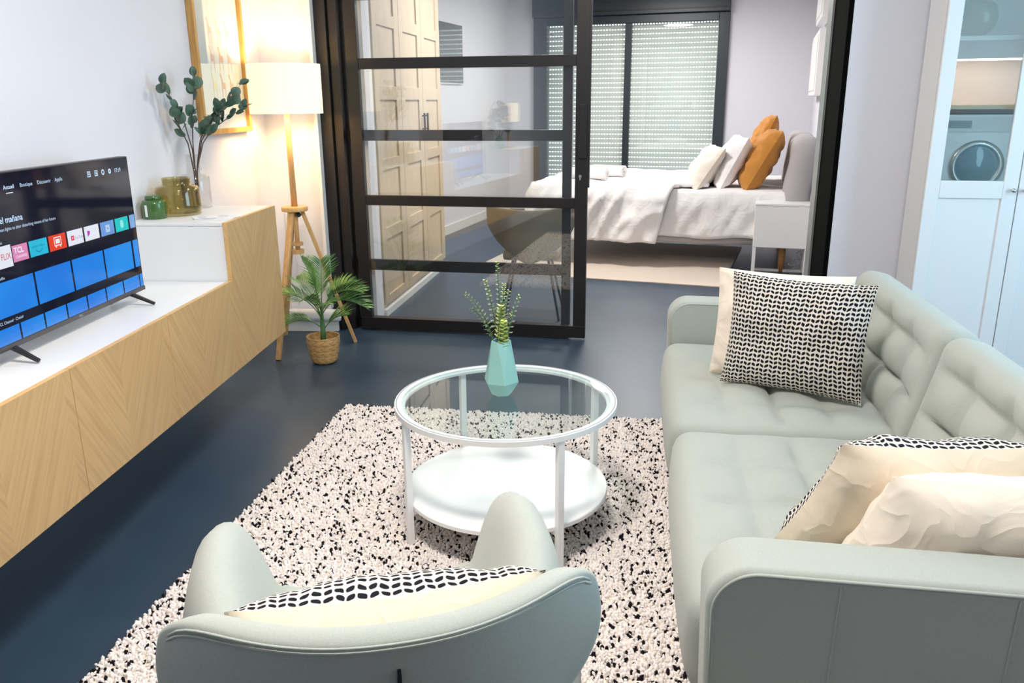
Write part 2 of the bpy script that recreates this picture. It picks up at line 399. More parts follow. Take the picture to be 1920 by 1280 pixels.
hx = -2.90
while hx < -.66:      # link strip above each slat: little webs between open slots
    slat.box(hx, hx+.014, -.0012, 0, .048, .0585); hx += .037
me_sl = None
for i in range(nsl):
    if me_sl is None:
        so = slat.build('shutter_slat', slatm, wo, fix=False); me_sl = so.data
    else:
        so = bpy.data.objects.new('shutter_slat', me_sl); C.objects.link(so); so.parent = wo
    so.location = (0, 11.045, .02+i*pitch)

# ---- sliding glass partition
def door_panel(name, u0_, u1_, n0, n1, sl, sr, zb, rails, glass_mat, ztop=2.48, wr=None):
    root = MB().box(u0_, u1_, n0, n1, .012, zb).build(name, MT['black'], bevel=.002); struct(root); root.matrix_world = F7
    MB().box(u0_, u0_+sl, n0, n1, zb, ztop).build('stile', MT['black'], root, bevel=.002)
    MB().box(u1_-sr, u1_, n0, n1, zb, ztop).build('stile', MT['black'], root, bevel=.002)
    zs = [zb]
    for a, b in rails:
        MB().box(u0_+sl, u1_-sr, n0+.004, n1-.004, a, b).build('glazing_bar', MT['black'], root, bevel=.002); zs += [a, b]
    MB().box(u0_+sl, u1_-sr, n0, n1, ztop-.07, ztop).build('top_rail', MT['black'], root)
    zs.append(ztop-.07)
    for i in range(0, len(zs), 2):
        MB().box(u0_+sl-.003, u1_-sr+.003, (n0+n1)/2-.003, (n0+n1)/2+.003, zs[i]-.003, zs[i+1]+.003).build('glass_pane', glass_mat, root)
    return root
UA = -.520
d1 = door_panel('door_1', UA-1.465, UA, 4.912, 4.952, .075, .075, .088, [(.815, .877), (1.626, 1.688)], MT['door_glass'])
d2 = door_panel('door_2', UA-1.60, UA-.105, 4.985, 5.02, .10, .055, .075, [(.388, .458), (1.205, 1.27), (2.02, 2.08)], MT['door_glass'])
MB().box(UA-.052, UA-.010, 4.894, 4.911, 1.11, 1.416).build('pull_handle', MT['black'], d1, bevel=.003)
lk = MB().tube([(UA-.043, 4.905, 1.006), (UA-.043, 4.913, 1.006)], .009, 16).box(UA-.047, UA-.039, 4.905, 4.913, .985, 1.004)
lk.build('lock_cylinder', MT['chrome'], d1)
MB().box(UA, UA+.010, 4.915, 4.95, .94, 2.48).build('edge_seal', MT['black_plastic'], d1)
for k, (a, b, n0, n1) in enumerate(((-1.672, -1.575, 4.90, 5.05), (-1.572, -1.515, 4.925, 5.05))):
    j = MB().box(UA+a, UA+b, n0, n1, 0, 2.52).build('trim_%d' % (k+2), MT['black'], bevel=.003); struct(j); j.matrix_world = F7
p = MB().box(.776, .799, 4.503, 5.03, 0, 2.52).build('trim_4', plain('matt_black_jamb', srgb(8, 9, 8), .85, .2, 40, spec=.04), bevel=.002); struct(p); p.matrix_world = F7
p = MB().box(.764, .775, 4.90, 5.05, 0, 2.52).build('trim_5', plain('glass_edge_reflection', srgb(150, 156, 154), .4, .03, metal=.4)); struct(p); p.matrix_world = F7  # grey strip: reflection along the glass edge, put into the colour
p = MB().box(-2.19, .93, 4.89, 5.03, 2.485, 2.52).build('trim_6', MT['black']); struct(p); p.matrix_world = F7

# ---- oak wardrobe seen through the glass
wd = Vector((.0893, .996, 0)); wz = math.degrees(math.atan2(wd.y, wd.x))
WT = RZ(wz, (-1.225, 5.495, 0))       # local x runs along the wardrobe front (away from camera), local y goes into it
wr_ = thing('wardrobe', 'tall light oak wardrobe with panelled doors behind the sliding glass', 'wardrobe'); wr_.matrix_world = WT
MB().box(0, 1.86, .022, .56, .07, 2.6).build('carcass', MT['wardrobe'], wr_)
MB().box(0, 1.86, .03, .56, 0, .07).box(0, 1.86, -.012, .03, 0, .045).build('plinth', MT['trimw'], wr_)
for k in range(3):
    x0 = .012+k*.615; x1 = x0+.608
    dm = MB()
    zs = [(.13, .52), (.60, .99), (1.065, 1.45), (1.54, 1.92), (2.0, 2.39)]
    dm.box(x0, x0+.095, 0, .022, .075, 2.58).box(x1-.115, x1, 0, .022, .075, 2.58)
    zz = .075
    for a, b in zs: dm.box(x0+.095, x1-.115, 0, .022, zz, a); zz = b
    dm.box(x0+.095, x1-.115, 0, .022, zz, 2.58)
    dr = dm.build('door', MT['wardrobe'], wr_, bevel=.002)
    for a, b in zs: MB().box(x0+.093, x1-.113, .012, .021, a-.002, b+.002).build('panel', MT['wardrobe'], dr)
    hx_ = x0+.045 if k == 2 else x1-.045
    if k: MB().box(hx_-.007, hx_+.007, -.028, -.014, 1.21, 1.35).box(hx_-.005, hx_+.005, -.016, 0, 1.225, 1.235).box(hx_-.005, hx_+.005, -.016, 0, 1.325, 1.335).build('handle', MT['black_plastic'], dr)

# ---- screen on the bedroom's left wall, white unit under it
sc = thing('wall_screen', 'dark glossy screen with a thin white frame on the bedroom left wall', 'screen'); sc.matrix_world = F13 @ Matrix.Translation((-3.40, 8.6, 1.62))
MB().box(.0, .03, -.45, .56, 0, .63).build('frame', MT['white'], sc, bevel=.003)
MB().box(.028, .034, -.44, .55, .012, .62).build('glossy_panel', plain('glossy_black_glass', srgb(30, 34, 40), .04, .02, coat=1), sc)
# ---- wall boxes on the head wall
for (v0, v1, z0, z1, nm, lb) in ((8.55, 9.9, 1.46, 2.06, 'wall_panel', 'lower white shallow cabinet on the bedroom wall above the headboard'), (8.4, 9.5, 2.14, 2.7, 'wall_panel', 'upper white shallow cabinet on the bedroom wall near the ceiling')):
    b = thing(nm, lb, 'wall cabinet'); b.matrix_world = F13 @ Matrix.Translation((.45, (v0+v1)/2, z0))
    h = (v1-v0)/2
    MB().box(-.09, 0, -h, h, 0, z1-z0).build('housing', MT['white'], b, bevel=.012)
    MB().box(-.096, -.09, -h+.06, h-.06, .05, z1-z0-.05).build('cover', MT['trimw'], b, bevel=.003)

# ------------------------------------------------------------------ bedroom furniture
BED = F13 @ Matrix.Translation((-1.0, 8.1, 0))
bed = thing('bed', 'double bed with grey upholstered base and thick grey padded headboard', 'bed'); bed.matrix_world = BED
# local: x -1.0..1.3 (foot .. head), y -.8..+.8
RB(2.24, 1.60, .13, .03, (.14, 0, .285), 4, 4, 3).build('base_frame', MT['greyfab'], bed, smooth=True)
RB(2.16, 1.56, .34, .06, (.13, 0, .50), 10, 8, 4).build('mattress', MT['linen_white'], bed, smooth=True)
for (x, y) in ((-.85, -.66), (-.85, .66), (1.17, -.71), (1.17, .66)):
    MB().tube([(x, y, 0), (x, y, .23)], [.024, .032], 14).build('leg', MT['bedleg'], bed, smooth=True)
def puff(sd, wr=.012):
    def d(p, n):
        f = noise.noise(Vector((p.x*6, p.y*6, p.z*6+sd)))*wr
        return p + n*f
    return d
for k, (cy) in enumerate((-.43, .43)):
    RB(.22, .84, .90, .10, (1.25, cy, .69), 5, 14, 16, puff(k*9, .02), Matrix.Rotation(radians(5), 3, 'Y')).build('headboard_cushion', MT['greyfab'], bed, smooth=True)
# draped layers
def drape(x0, x1, y0, y1, ztop, drop, wr, sd, edge=lambda s: 0, foot=0, nx=70, ny=80, zmin=.0, out=.03, thick=.012, corner=None):
    """surface lying on the bed; hangs 'drop' over the y0 side and 'foot' over the x0 side"""
    vs = []; xs = np.linspace(-foot, 1, nx+1) if foot else np.linspace(0, 1, nx+1)
    S = np.linspace(-drop, y1-y0, ny+1)
    for i in range(nx+1):
        for j, s in enumerate(S):
            e = edge(s)
            if foot:
                a = -foot + (x1+e-x0+foot)*i/nx; fx = max(0, -a); x = x0+max(a, 0)
            else: fx = 0; x = x0 + (x1+e-x0)*i/nx
            fy = max(0, -s); y = y0+max(s, 0)
            f = max(fx, fy) if min(fx, fy) <= 0 else sqrt(fx*fx+fy*fy)*.92
            rnd = .05
            z = ztop - max(0, f-.02)
            oy = out*min(1, fy/.12); ox = out*min(1, fx/.12)
            fold = noise.noise(Vector((x*7+sd, f*2.2, s*1.3)))*wr + noise.noise(Vector((x*17+sd, f*6, s*4)))*wr*.5
            rg = 1-2*abs(noise.noise(Vector((x*6+fy*3.5+sd, fy*1.6-x*1.5, 7))))
            rg = max(0, rg)**3*wr*1.9
            if fy > .02: y -= oy + (fold*1.2+rg)*min(1, fy/.12)
            if fx > .02: x -= ox + noise.noise(Vector((s*7+sd, f*2.2, 3)))*wr*2*min(1, fx/.15)
            if f <= .02: z += noise.noise(Vector((x*3.3+sd, s*3.3, 0)))*wr*1.1 + noise.noise(Vector((x*9+sd, s*9, 4)))*wr*.35
            z += .018*noise.noise(Vector((x*3+sd, 8, 1)))*min(1, f/.3)
            vs.append((x, y, z))
    fs = [(i*(ny+1)+j, (i+1)*(ny+1)+j, (i+1)*(ny+1)+j+1, i*(ny+1)+j+1) for i in range(nx) for j in range(ny)]
    return MB().add(vs, fs)
sh = drape(-.2, 1.20, -.80, .78, .685, .42, .012, 3, nx=46, ny=60, out=.02).build('quilt', MT['linen_white'], bed, smooth=True, solid=.014, fix=False)
du = drape(-1.02, .10, -.83, .80, .715, .50, .022, 11, edge=lambda s: .12+.26*max(0, min(1, (s+.1)/1.2)) - .12*max(0, -s)*2, foot=.40, nx=70, ny=90, out=.05)
duv = tag(du.build('duvet', MT['linen_white'], None, smooth=True, solid=.03, fix=False), 'puffy white duvet folded back over the bed and hanging down its side', 'duvet'); duv.matrix_world = BED
duv2 = RB(.30, 1.5, .05, .024, (.37, .05, .725), 8, 30, 3, puff(5, .014)).build('duvet_fold', MT['linen_white'], duv, smooth=True)

def cushion_mesh(w, h, t, sd=0, n=34, pinch=.055, wr=.008, sag=0.0, shear=0.0):
    """returns (front MB, back MB): local x width, y height, +z is the front"""
    out = []
    prof = lambda c: max(0, 1-abs(c)**2.6)**.55*t/2
    cc = [math.copysign(abs(-1+2*k/n)**.85, -1+2*k/n) for k in range(n+1)]
    def arc(L):
        a = [0]
        for k in range(n): a.append(a[-1]+math.hypot((cc[k+1]-cc[k])*L/2, prof(cc[k+1])-prof(cc[k])))
        return [q/a[-1] for q in a]
    au, av = arc(w), arc(h)
    for sgn in (1, -1):
        vs = []; uv = []
        for i in range(n+1):
            for j in range(n+1):
                uu_, vv_ = cc[i], cc[j]
                x = uu_*w/2*(1-pinch*(1-vv_**2)); y = vv_*h/2*(1-pinch*(1-uu_**2))
                pr = max(0, (1-abs(uu_)**2.6)*(1-abs(vv_)**2.6))**.55
                er = 1-pr
                wz_ = wr*(noise.noise(Vector((x*11+sd, y*11, sgn*2)))*1.4 + noise.noise(Vector((x*26+sd, y*26, sgn*5)))*.5*er) * min(1, pr*3)
                rg = max(0, 1-3.2*abs(noise.noise(Vector((x*7+y*3+sd, y*5-x*2, sgn*3+.5)))))
                wz_ += wr*.6*rg*rg*min(1, pr*3)*er**.3
                wz_ += wr*.7*sin((x*sgn+y)*75+sd)*max(0, abs(uu_)*abs(vv_)-.25)*min(1, pr*4)
                z = sgn*(pr*t/2) + sgn*wz_ + .005*sin(x*9+sd)*(1-pr)
                y -= sag*pr*(1-vv_)*.5
                vs.append((x-shear*y, y, z)); uv.append((au[i], av[j]))
        fs = [(i*(n+1)+j, (i+1)*(n+1)+j, (i+1)*(n+1)+j+1, i*(n+1)+j+1) if sgn > 0 else (i*(n+1)+j, i*(n+1)+j+1, (i+1)*(n+1)+j+1, (i+1)*(n+1)+j) for i in range(n) for j in range(n)]
        out.append(MB().add(vs, fs, 0, uv))
    return out
def frame3(right, up):
    x = Vector(right).normalized(); z = x.cross(Vector(up)).normalized(); y = z.cross(x)
    return Matrix((x, y, z)).transposed()
def cushion(name, label, cat, center, right, up, w, h, t, mf, mb, sd=0, pinch=.055, wr=.008, group=None, parentM=None, shear=0.0):
    R = frame3(right, up); ctr = Vector(center)
    if parentM is not None: R = parentM.to_3x3() @ R; ctr = parentM @ ctr
    o = thing(name, label, cat, ctr, mat3=R, group=group)
    f, b = cushion_mesh(w, h, t, sd, 34, pinch, wr, 0.0, shear)
    f.build('front_cover', mf, o, smooth=True, uv=True, fix=False); b.build('back_cover', mb, o, smooth=True, uv=True, fix=False)
    return o
# bed pillows: local bed frame, top of bedding z=.70; near ones lean on those behind
cushion('pillow', 'cream linen pillow at the front of the row on the bed', 'pillow', (.46, -.44, .855), (0.22, -1, 0), (.55, .05, .85), .60, .44, .20, MT['linen_cream'], MT['linen_cream'], 1, .05, .016, 'pillows on the bed', BED)
cushion('pillow', 'white pillow between the cream pillow and the ochre pillows', 'pillow', (.67, -.38, .90), (0.16, -1, 0), (.42, .05, .85), .66, .50, .22, MT['linen_white'], MT['linen_white'], 4, .05, .018, 'pillows on the bed', BED)
cushion('pillow', 'nearer ochre linen pillow leaning towards the grey headboard', 'pillow', (.93, -.46, .93), (0.10, -1, 0), (.46, 0, .85), .62, .58, .24, MT['ochre'], MT['ochre'], 7, .05, .022, 'pillows on the bed', BED)
cushion('pillow', 'farther ochre linen pillow showing its pointed top behind the nearer one', 'pillow', (.90, .16, 1.0), (0.08, -1, 0), (.36, 0, .85), .60, .64, .20, MT['ochre'], MT['ochre'], 12, .05, .02, 'pillows on the bed', BED)
# towels
def towel(label, u, v, z, rz, L=.36, r=.065):
    o = thing('rolled_towel', label, 'towel', group='rolled white towels'); o.matrix_world = BED @ RZ(rz, (u, v, z))
    sp = []
    for k in range(90):
        a = k/90*2*pi*3.2; rad = r*(.2+.8*k/89); sp.append((cos(a)*rad, sin(a)*rad*.86))
    vs = []; m = MB()
    for x in (-L/2, -L/6, L/6, L/2):
        vs += [(x+random.uniform(-.004, .004), a, b) for a, b in sp]
    m.add(vs, [(i*90+k, i*90+k+1, (i+1)*90+k+1, (i+1)*90+k) for i in range(3) for k in range(89)])
    m.build('towel_roll', MT['linen_white'], o, smooth=True, solid=.008, fix=False)
    return o
towel('nearer rolled white towel on the bed behind the door stile', -.60, -.42, .785, -6)
towel('farther rolled white towel on the bed, partly behind the other', -.48, -.12, .785, -18)
# nightstand
ns = thing('nightstand', 'white box nightstand on thin white metal legs beside the bed', 'nightstand'); ns.matrix_world = F13 @ Matrix.Translation((.145, 7.16, 0))
MB().box(-.22, .22, -.10, .24, .255, .60).build('box', MT['white'], ns, bevel=.006)
MB().box(-.222, .222, -.102, .242, .60, .618).build('top', MT['white'], ns, bevel=.003)
for (x, y) in ((-.205, -.085), (.205, -.085), (-.205, .225), (.205, .225)):
    MB().box(x-.014, x+.014, y-.014, y+.014, 0, .255).build('leg', MT['white_metal'], ns, bevel=.002)
MB().box(-.19, .19, -.097, -.073, .0, .02).build('foot_rail', MT['white_metal'], ns); MB().box(-.19, .19, .213, .237, .0, .02).build('foot_rail', MT['white_metal'], ns)
# loose cables
cb = MB()
for k in range(3):
    pts = []
    for i in range(16):
        t = i/15; q = in13(.22+.14*t+.03*sin(t*9+k*2), 7.42+.06*cos(t*7+k), .03+.13*t+.04*sin(t*5+k*1.7)); pts.append(q)
    cb.tube(pts, .003, 5)
tag(cb.build('cable', MT['white'], smooth=True), 'tangled white cables by the bed leg under the nightstand', 'cable')
# beige rug
br = thing('bedroom_rug', 'plain beige low pile rug lying partly under the bed', 'rug'); br.matrix_world = RZ(-16.4, (.11+.38, 6.77+.94, 0))
RB(2.17, 1.95, .012, .005, (0, 0, .006), 40, 34, 1, lambda p, n: p+Vector((noise.noise(p*25)*.004, noise.noise(p*25+Vector((5, 0, 0)))*.004, 0))).build('pile', MT['rugb'], br)

# ---- shell chair behind the glass
ch = thing('shell_chair', 'taupe velvet shell chair on thin metal legs behind the sliding glass', 'chair', (-.21, 5.62, 0), radians(-3))
def shell_pt(a, b):
    # a -1..1 across, b 0..1 up
    wdt = .21+.085*min(1, b*1.6)**.6
    z = .40+.355*b
    if b < .5: wdt *= sqrt(max(0, 1-(1-b/.5)**2.4))*.45+.55
    x = a*wdt; y = -.20+.16*a*a*1.0 - .07*b
    z += .018*a*a*(b) - .05*(1-a*a)*(1-b)*.2 + (.06*a*a if b < .3 else .06*a*a*max(0, 1-(b-.3)/.4))
    return (x, y, z)
nx_, nz_ = 24, 14
vs = [shell_pt(-1+2*i/nx_, j/nz_) for i in range(nx_+1) for j in range(nz_+1)]
MB().add(vs, [(i*(nz_+1)+j, (i+1)*(nz_+1)+j, (i+1)*(nz_+1)+j+1, i*(nz_+1)+j+1) for i in range(nx_) for j in range(nz_)]).build('backrest', MT['taupe'], ch, smooth=True, solid=.028, sub=1)
RB(.38, .42, .07, .03, (0, .05, .43), 8, 8, 4).build('seat', MT['taupe'], ch, smooth=True)
for (x, y) in ((-.2, -.2), (.2, -.2), (-.2, .22), (.2, .22)):
    MB().tube([(x*.6, y*.5, .40), (x, y, 0)], [.010, .008], 8).build('leg', MT['black_plastic'], ch, smooth=True)

# ------------------------------------------------------------------ TV bench
bx = -1.4
bn = thing('tv_bench', 'long low white media bench with oak chevron fronts and a taller end unit', 'media bench', (0, 0, 0))
MB().box(-1.83, bx-.018, 1.56, 3.345, .327, .708).build('low_unit', MT['white'], bn, bevel=.002)
MB().box(-1.83, bx-.018, 3.349, 3.937, .327, .942).build('tall_unit', MT['white'], bn, bevel=.002)
MB().box(-1.83, bx-.018, .955, 1.556, .327, .942).build('tall_unit', MT['white'], bn, bevel=.002)
MB().box(-1.832, bx-.019, 3.347, 3.94, .943, .957).build('top_panel', MT['white'], bn, bevel=.002)
MB().box(-1.832, bx-.019, .953, 1.558, .943, .957).build('top_panel', MT['white'], bn, bevel=.002)
for k in range(5):
    y1 = 3.94-.6*k; y0 = y1-.597; tall = k in (0, 4)
    fp = MB().box(bx-.016, bx+.002, y0, y1, .324, .958 if tall else .713).build('front_panel', [MT['chevron'], MT['oak_light']], bn)
    for pg in fp.data.polygons:
        if abs(pg.normal.x) < .5: pg.material_index = 1
# ---- television
tx = -1.60
tv = thing('television', 'flat screen television showing a blue tiled menu on the media bench', 'television', (tx, 2.558, .71))
TVL = Vector((tx, 2.558, .71))
def tvbox(m, x0, x1, y0, y1, z0, z1): return m.box(x0-tx, x1-tx, y0-TVL.y, y1-TVL.y, z0-.71, z1-.71)
tvbox(MB(), tx-.035, tx-.002, 2.118, 2.997, .753, 1.252).build('housing', MT['black_plastic'], tv, bevel=.003)
tvbox(MB(), tx-.003, tx+.001, 2.119, 2.996, .753, .768).build('lower_bezel', plain('grey_bezel', srgb(92, 88, 88), .3, .03, metal=.6), tv)
tvscr = NT('screen_black_glass'); tvscr.b.inputs['Base Color'].default_value = srgb(14, 14, 22); tvscr.b.inputs['Roughness'].default_value = .06
tvscr.b.inputs['Emission Color'].default_value = (.01, .012, .035, 1); tvscr.b.inputs['Emission Strength'].default_value = .35
scr = tvbox(MB(), tx-.002, tx, 2.124, 2.990, .768, 1.248).build('screen', tvscr.m, tv)
def tile(y0, y1, z0, z1, col, s=1.0, name='menu_tile', dx=.0008, mat=None):
    MB().add([(dx, y0-TVL.y, z0-.71), (dx, y1-TVL.y, z0-.71), (dx, y1-TVL.y, z1-.71), (dx, y0-TVL.y, z1-.71)], [(0, 1, 2, 3)]).build(name, mat or emit('screen_'+name, col, s), scr, fix=False)
bl = NT('menu_blue'); fz = bl.noise(bl.coord(), 3.0, 1)
bl.l.new(bl.ramp(fz, [(.3, srgb(0, 112, 226)), (.7, srgb(30, 150, 245))]), bl.b.inputs['Emission Color']); bl.b.inputs['Emission Strength'].default_value = .85; bl.b.inputs['Base Color'].default_value = (.01, .02, .05, 1); bl.b.inputs['Roughness'].default_value = .12
icons = [(2.18, 2.272, (235, 240, 252)), (2.276, 2.347, (226, 140, 190)), (2.355, 2.444, (30, 190, 226)), (2.453, 2.543, (236, 62, 26)), (2.553, 2.641, (236, 240, 252)), (2.651, 2.739, (236, 240, 252)), (2.751, 2.838, (110, 160, 226)), (2.848, 2.937, (16, 206, 206)), (2.949, 2.9855, (130, 176, 232))]
for y0, y1, c in icons:
    g = .008 if y0 == 2.18 else 0
    tile(y0, y1, .993-g, 1.0415+g*.8, srgb(*c), .9, 'menu_tile')
yy = 2.985
tile(2.949, 2.985, .847, .948, None, mat=bl.m)
for k in range(5):
    y1 = 2.937-.1955*k; y0 = max(2.126, y1-.186); tile(y0, y1, .847, .948, None, mat=bl.m)
tile(2.967, 2.987, .770, .817, None, mat=bl.m)
for k in range(8):
    y1 = 2.960-.1185*k+(.0 if k == 0 else 0); y0 = max(2.126, y1-.1105)
    if y1 > 2.13: tile(y0, y1, .770, .817, None, mat=bl.m)
txt_mat = emit('screen_text', srgb(200, 226, 255), 1.0)
def text(s, y, z, size, mat, parent=scr, name='menu_text', dx=.0014, yscale=1.0, bold=0, M=None):
    cu = bpy.data.curves.new('txt', 'FONT'); cu.body = s; cu.size = size; cu.resolution_u = 2; cu.offset = bold
    o = bpy.data.objects.new('txt', cu); C.objects.link(o); dg = bpy.context.evaluated_depsgraph_get()
    me = bpy.data.meshes.new_from_object(o.evaluated_get(dg)); bpy.data.objects.remove(o)
    Mx = M or (Matrix.Translation((dx, y-TVL.y, z-.71)) @ Matrix(((0, 0, 1, 0), (yscale, 0, 0, 0), (0, 1, 0, 0), (0, 0, 0, 1))))
    me.transform(Mx); me.materials.clear(); me.materials.append(mat); me.name = name
    ob = bpy.data.objects.new(name, me); C.objects.link(ob); ob.parent = parent
    return ob
text('Accueil', 2.285, 1.203, .0165, txt_mat, bold=.0003); text('Boutique', 2.360, 1.203, .0165, txt_mat); text('Découvrir', 2.443, 1.203, .0165, txt_mat); text('Applis', 2.533, 1.203, .0165, txt_mat)
tile(2.294, 2.325, 1.190, 1.1925, srgb(220, 235, 255), 1.0, 'menu_underline')
text('17:19', 2.890, 1.202, .020, txt_mat, bold=.0002)
text('el mañana', 2.243, 1.110, .026, txt_mat, bold=.0004)
text('A woman fights to alter disturbing visions of her future', 2.205, 1.088, .0135, txt_mat)
text('Favorites', 2.19, 1.0535, .013, txt_mat)
text('Netflix', 2.19, .955, .012, txt_mat); text('TCL Channel · Choisir', 2.16, .829, .0125, txt_mat)
def tri(pts, mat, name='menu_icon', dx=.0013):
    MB().add([(dx, y-TVL.y, z-.71) for y, z in pts], [tuple(range(len(pts)))]).build(name, mat, scr, fix=False)
def ring(cy, cz, ro, ri, mat, n=16, name='menu_icon'):
    m = MB(); v = [(.0013, cy+r*cos(2*pi*k/n)-TVL.y, cz+r*sin(2*pi*k/n)-.71) for r in (ro, ri) for k in range(n)]
    m.add(v, [(k, (k+1) % n, n+(k+1) % n, n+k) for k in range(n)]); m.build(name, mat, scr, fix=False)
for k, cy in enumerate((2.728, 2.773, 2.816, 2.860)):
    if k < 2:
        m = MB(); a = .0095
        for (p0_, p1_, q0, q1) in ((-a, a, a-.003, a), (-a, a, -a, -a+.003), (-a, -a+.003, -a, a), (a-.003, a, -a, a), (-.004, .004, -.0015, .0015), (-.0015, .0015, -.005, .005)):
            m.add([(.0013, cy+p0_-TVL.y, 1.209+q0-.71), (.0013, cy+p1_-TVL.y, 1.209+q0-.71), (.0013, cy+p1_-TVL.y, 1.209+q1-.71), (.0013, cy+p0_-TVL.y, 1.209+q1-.71)], [(0, 1, 2, 3)])
        m.build('menu_icon', txt_mat, scr, fix=False)
    else: ring(cy, 1.209, .0105 if k == 2 else .009, .006 if k == 2 else .003, txt_mat, 6 if k == 2 else 20)
text('FLIX', 2.222, 1.008, .026, emit('screen_red', srgb(214, 30, 50), .9), yscale=.9)
pk = emit('screen_white', srgb(245, 240, 250), .95)
text('TCL', 2.283, 1.018, .024, pk, bold=.0006); text('CHANNEL', 2.287, 1.003, .0115, pk)
pd = emit('screen_dark_cyan', srgb(16, 130, 170), .8)
text('prime video', 2.367, 1.019, .0125, pd)
arc = MB(); nA = 10
for k in range(nA):
    a0, a1 = [pi*(1.15+.7*(k+q)/nA) for q in (0, 1)]
    arc.add([(.0013, 2.40+r*cos(a)*1.1-TVL.y, 1.021+r*sin(a)-.71) for r, a in ((.018, a0), (.018, a1), (.0155, a1), (.0155, a0))], [(0, 1, 2, 3)])
arc.build('menu_icon', pd, scr, fix=False)
m = MB()
for (a0, a1, b0, b1) in ((-.019, .019, .013, .016), (-.019, .019, -.012, -.009), (-.019, -.016, -.012, .016), (.016, .019, -.012, .016), (-.011, .011, -.005, .009), (-.014, -.009, -.017, -.012), (.009, .014, -.017, -.012)):
    m.add([(.0013, 2.498+y-TVL.y, 1.018+z-.71) for y, z in ((a0, b0), (a1, b0), (a1, b1), (a0, b1))], [(0, 1, 2, 3)])
m.build('menu_icon', pk, scr, fix=False)
red = emit('screen_red_icon', srgb(226, 20, 60), .9)
tri([(2.571, 1.009), (2.588, 1.009), (2.588, 1.024), (2.571, 1.024)], red); tri([(2.577, 1.0125), (2.585, 1.0165), (2.577, 1.0205)], pk, dx=.0016)
text('YouTube', 2.590, 1.0105, .0135, emit('screen_grey', srgb(150, 160, 180), .8))
tri([(2.667, 1.006), (2.667, 1.027), (2.684, 1.024), (2.680, 1.014)], emit('screen_purple', srgb(186, 40, 200), .9))
tri([(2.782, 1.004), (2.808, 1.004), (2.808, 1.029), (2.782, 1.029)], emit('screen_pale', srgb(190, 214, 245), .9)); tri([(2.791, 1.010), (2.801, 1.0165), (2.791, 1.023)], emit('screen_blue_dim', srgb(110, 160, 226), .9), dx=.0016)
m = MB(); m.add([(.0013, 2.892+.012*cos(a)-TVL.y, 1.018+.015*sin(a)-.71) for a in [2*pi*k/16 for k in range(16)]], [tuple(range(16))]); m.build('menu_icon', emit('screen_mint', srgb(150, 240, 236), .9), scr, fix=False)
logo_m = plain('bezel_logo', srgb(210, 210, 214), .4)
text('TCL', 2.548, .7565, .012, logo_m, parent=tv, name='maker_logo', dx=.0016)
for yc in (2.90, 2.215):
    sg = 1 if yc > 2.5 else -1
    f = MB()
    f.bar((-.018, yc-TVL.y, .050), (.075, yc+.012*sg-TVL.y, .006), .018, .014, w2=.012, h2=.010)
    f.bar((-.018, yc-TVL.y, .050), (-.095, yc+.006*sg-TVL.y, .006), .018, .014, w2=.012, h2=.010)
    f.build('foot', MT['black_plastic'], tv, bevel=.002)

# ---- jars, vase, leaflets
jar = thing('green_jar', 'small opaque green glass jar with lid beside the television', 'jar', (-1.772, 3.486, .957))
MB().lathe([(.046, 0), (.050, .004), (.050, .066), (.046, .078), (.034, .082)], 36).build('body', MT['jar'], jar, smooth=True)
MB().lathe([(.033, .082), (.034, .084), (.034, .096), (.031, .099)], 36).build('lid', MT['jar'], jar, smooth=True)
MB().add([(.0508*cos(a), .0508*sin(a), z) for z in (.012, .062) for a in np.linspace(-1.95, -1.7, 5)], [(k, k+1, 6+k, 5+k) for k in range(4)]).build('paper_tag', MT['paper'], jar, fix=False)
am = tag(MB().lathe([(.0, .002), (.088, .002), (.096, .010), (.098, .030), (.094, .110), (.088, .124), (.070, .131), (.062, .134), (.060, .140), (.061, .160), (.063, .163), (.059, .163), (.057, .140), (.060, .128), (.084, .118), (.090, .104), (.093, .030), (.091, .014), (.085, .010), (0, .010)], 48, closed=False).build('wide_glass_jar', MT['amber'], None, (-1.722, 3.615, .957), smooth=True), 'wide olive tinted glass jar behind the small green jar', 'jar')
cv = tag(MB().lathe([(0, .002), (.064, .002), (.068, .008), (.068, .148), (.062, .158), (.040, .162), (.034, .168), (.033, .245), (.036, .249), (.031, .249), (.030, .170), (.036, .158), (.060, .152), (.0655, .145), (.0655, .012), (0, .010)], 48, closed=False).build('bottle_vase', MT['vase_glass'], None, (-1.745, 3.86, .957), smooth=True), 'clear glass bottle vase with narrow neck holding eucalyptus', 'vase')
lf = thing('leaflets', 'loose white printed leaflets lying on the bench end unit', 'leaflets', (-1.50, 3.47, .957))
for k, (dx, dy, rz, ww, hh) in enumerate(((0, 0, 8, .15, .10), (.02, .05, -22, .13, .09), (-.05, .02, 30, .10, .07))):
    MB().box(-ww/2, ww/2, -hh/2, hh/2, 0, .0012).build('leaflet', MT['paper'], lf, (dx, dy, .0005+.0016*k), (radians(.5*k), 0, radians(rz)))
    q = MB()
    for i in range(4): q.box(-ww*.3, ww*.05*(i % 3), -hh*.35+i*hh*.2, -hh*.35+i*hh*.2+.006, .0013, .0016)
    q.build('print', MT['paperink'], lf, (dx, dy, .0005+.0016*k), (radians(.5*k), 0, radians(rz)))

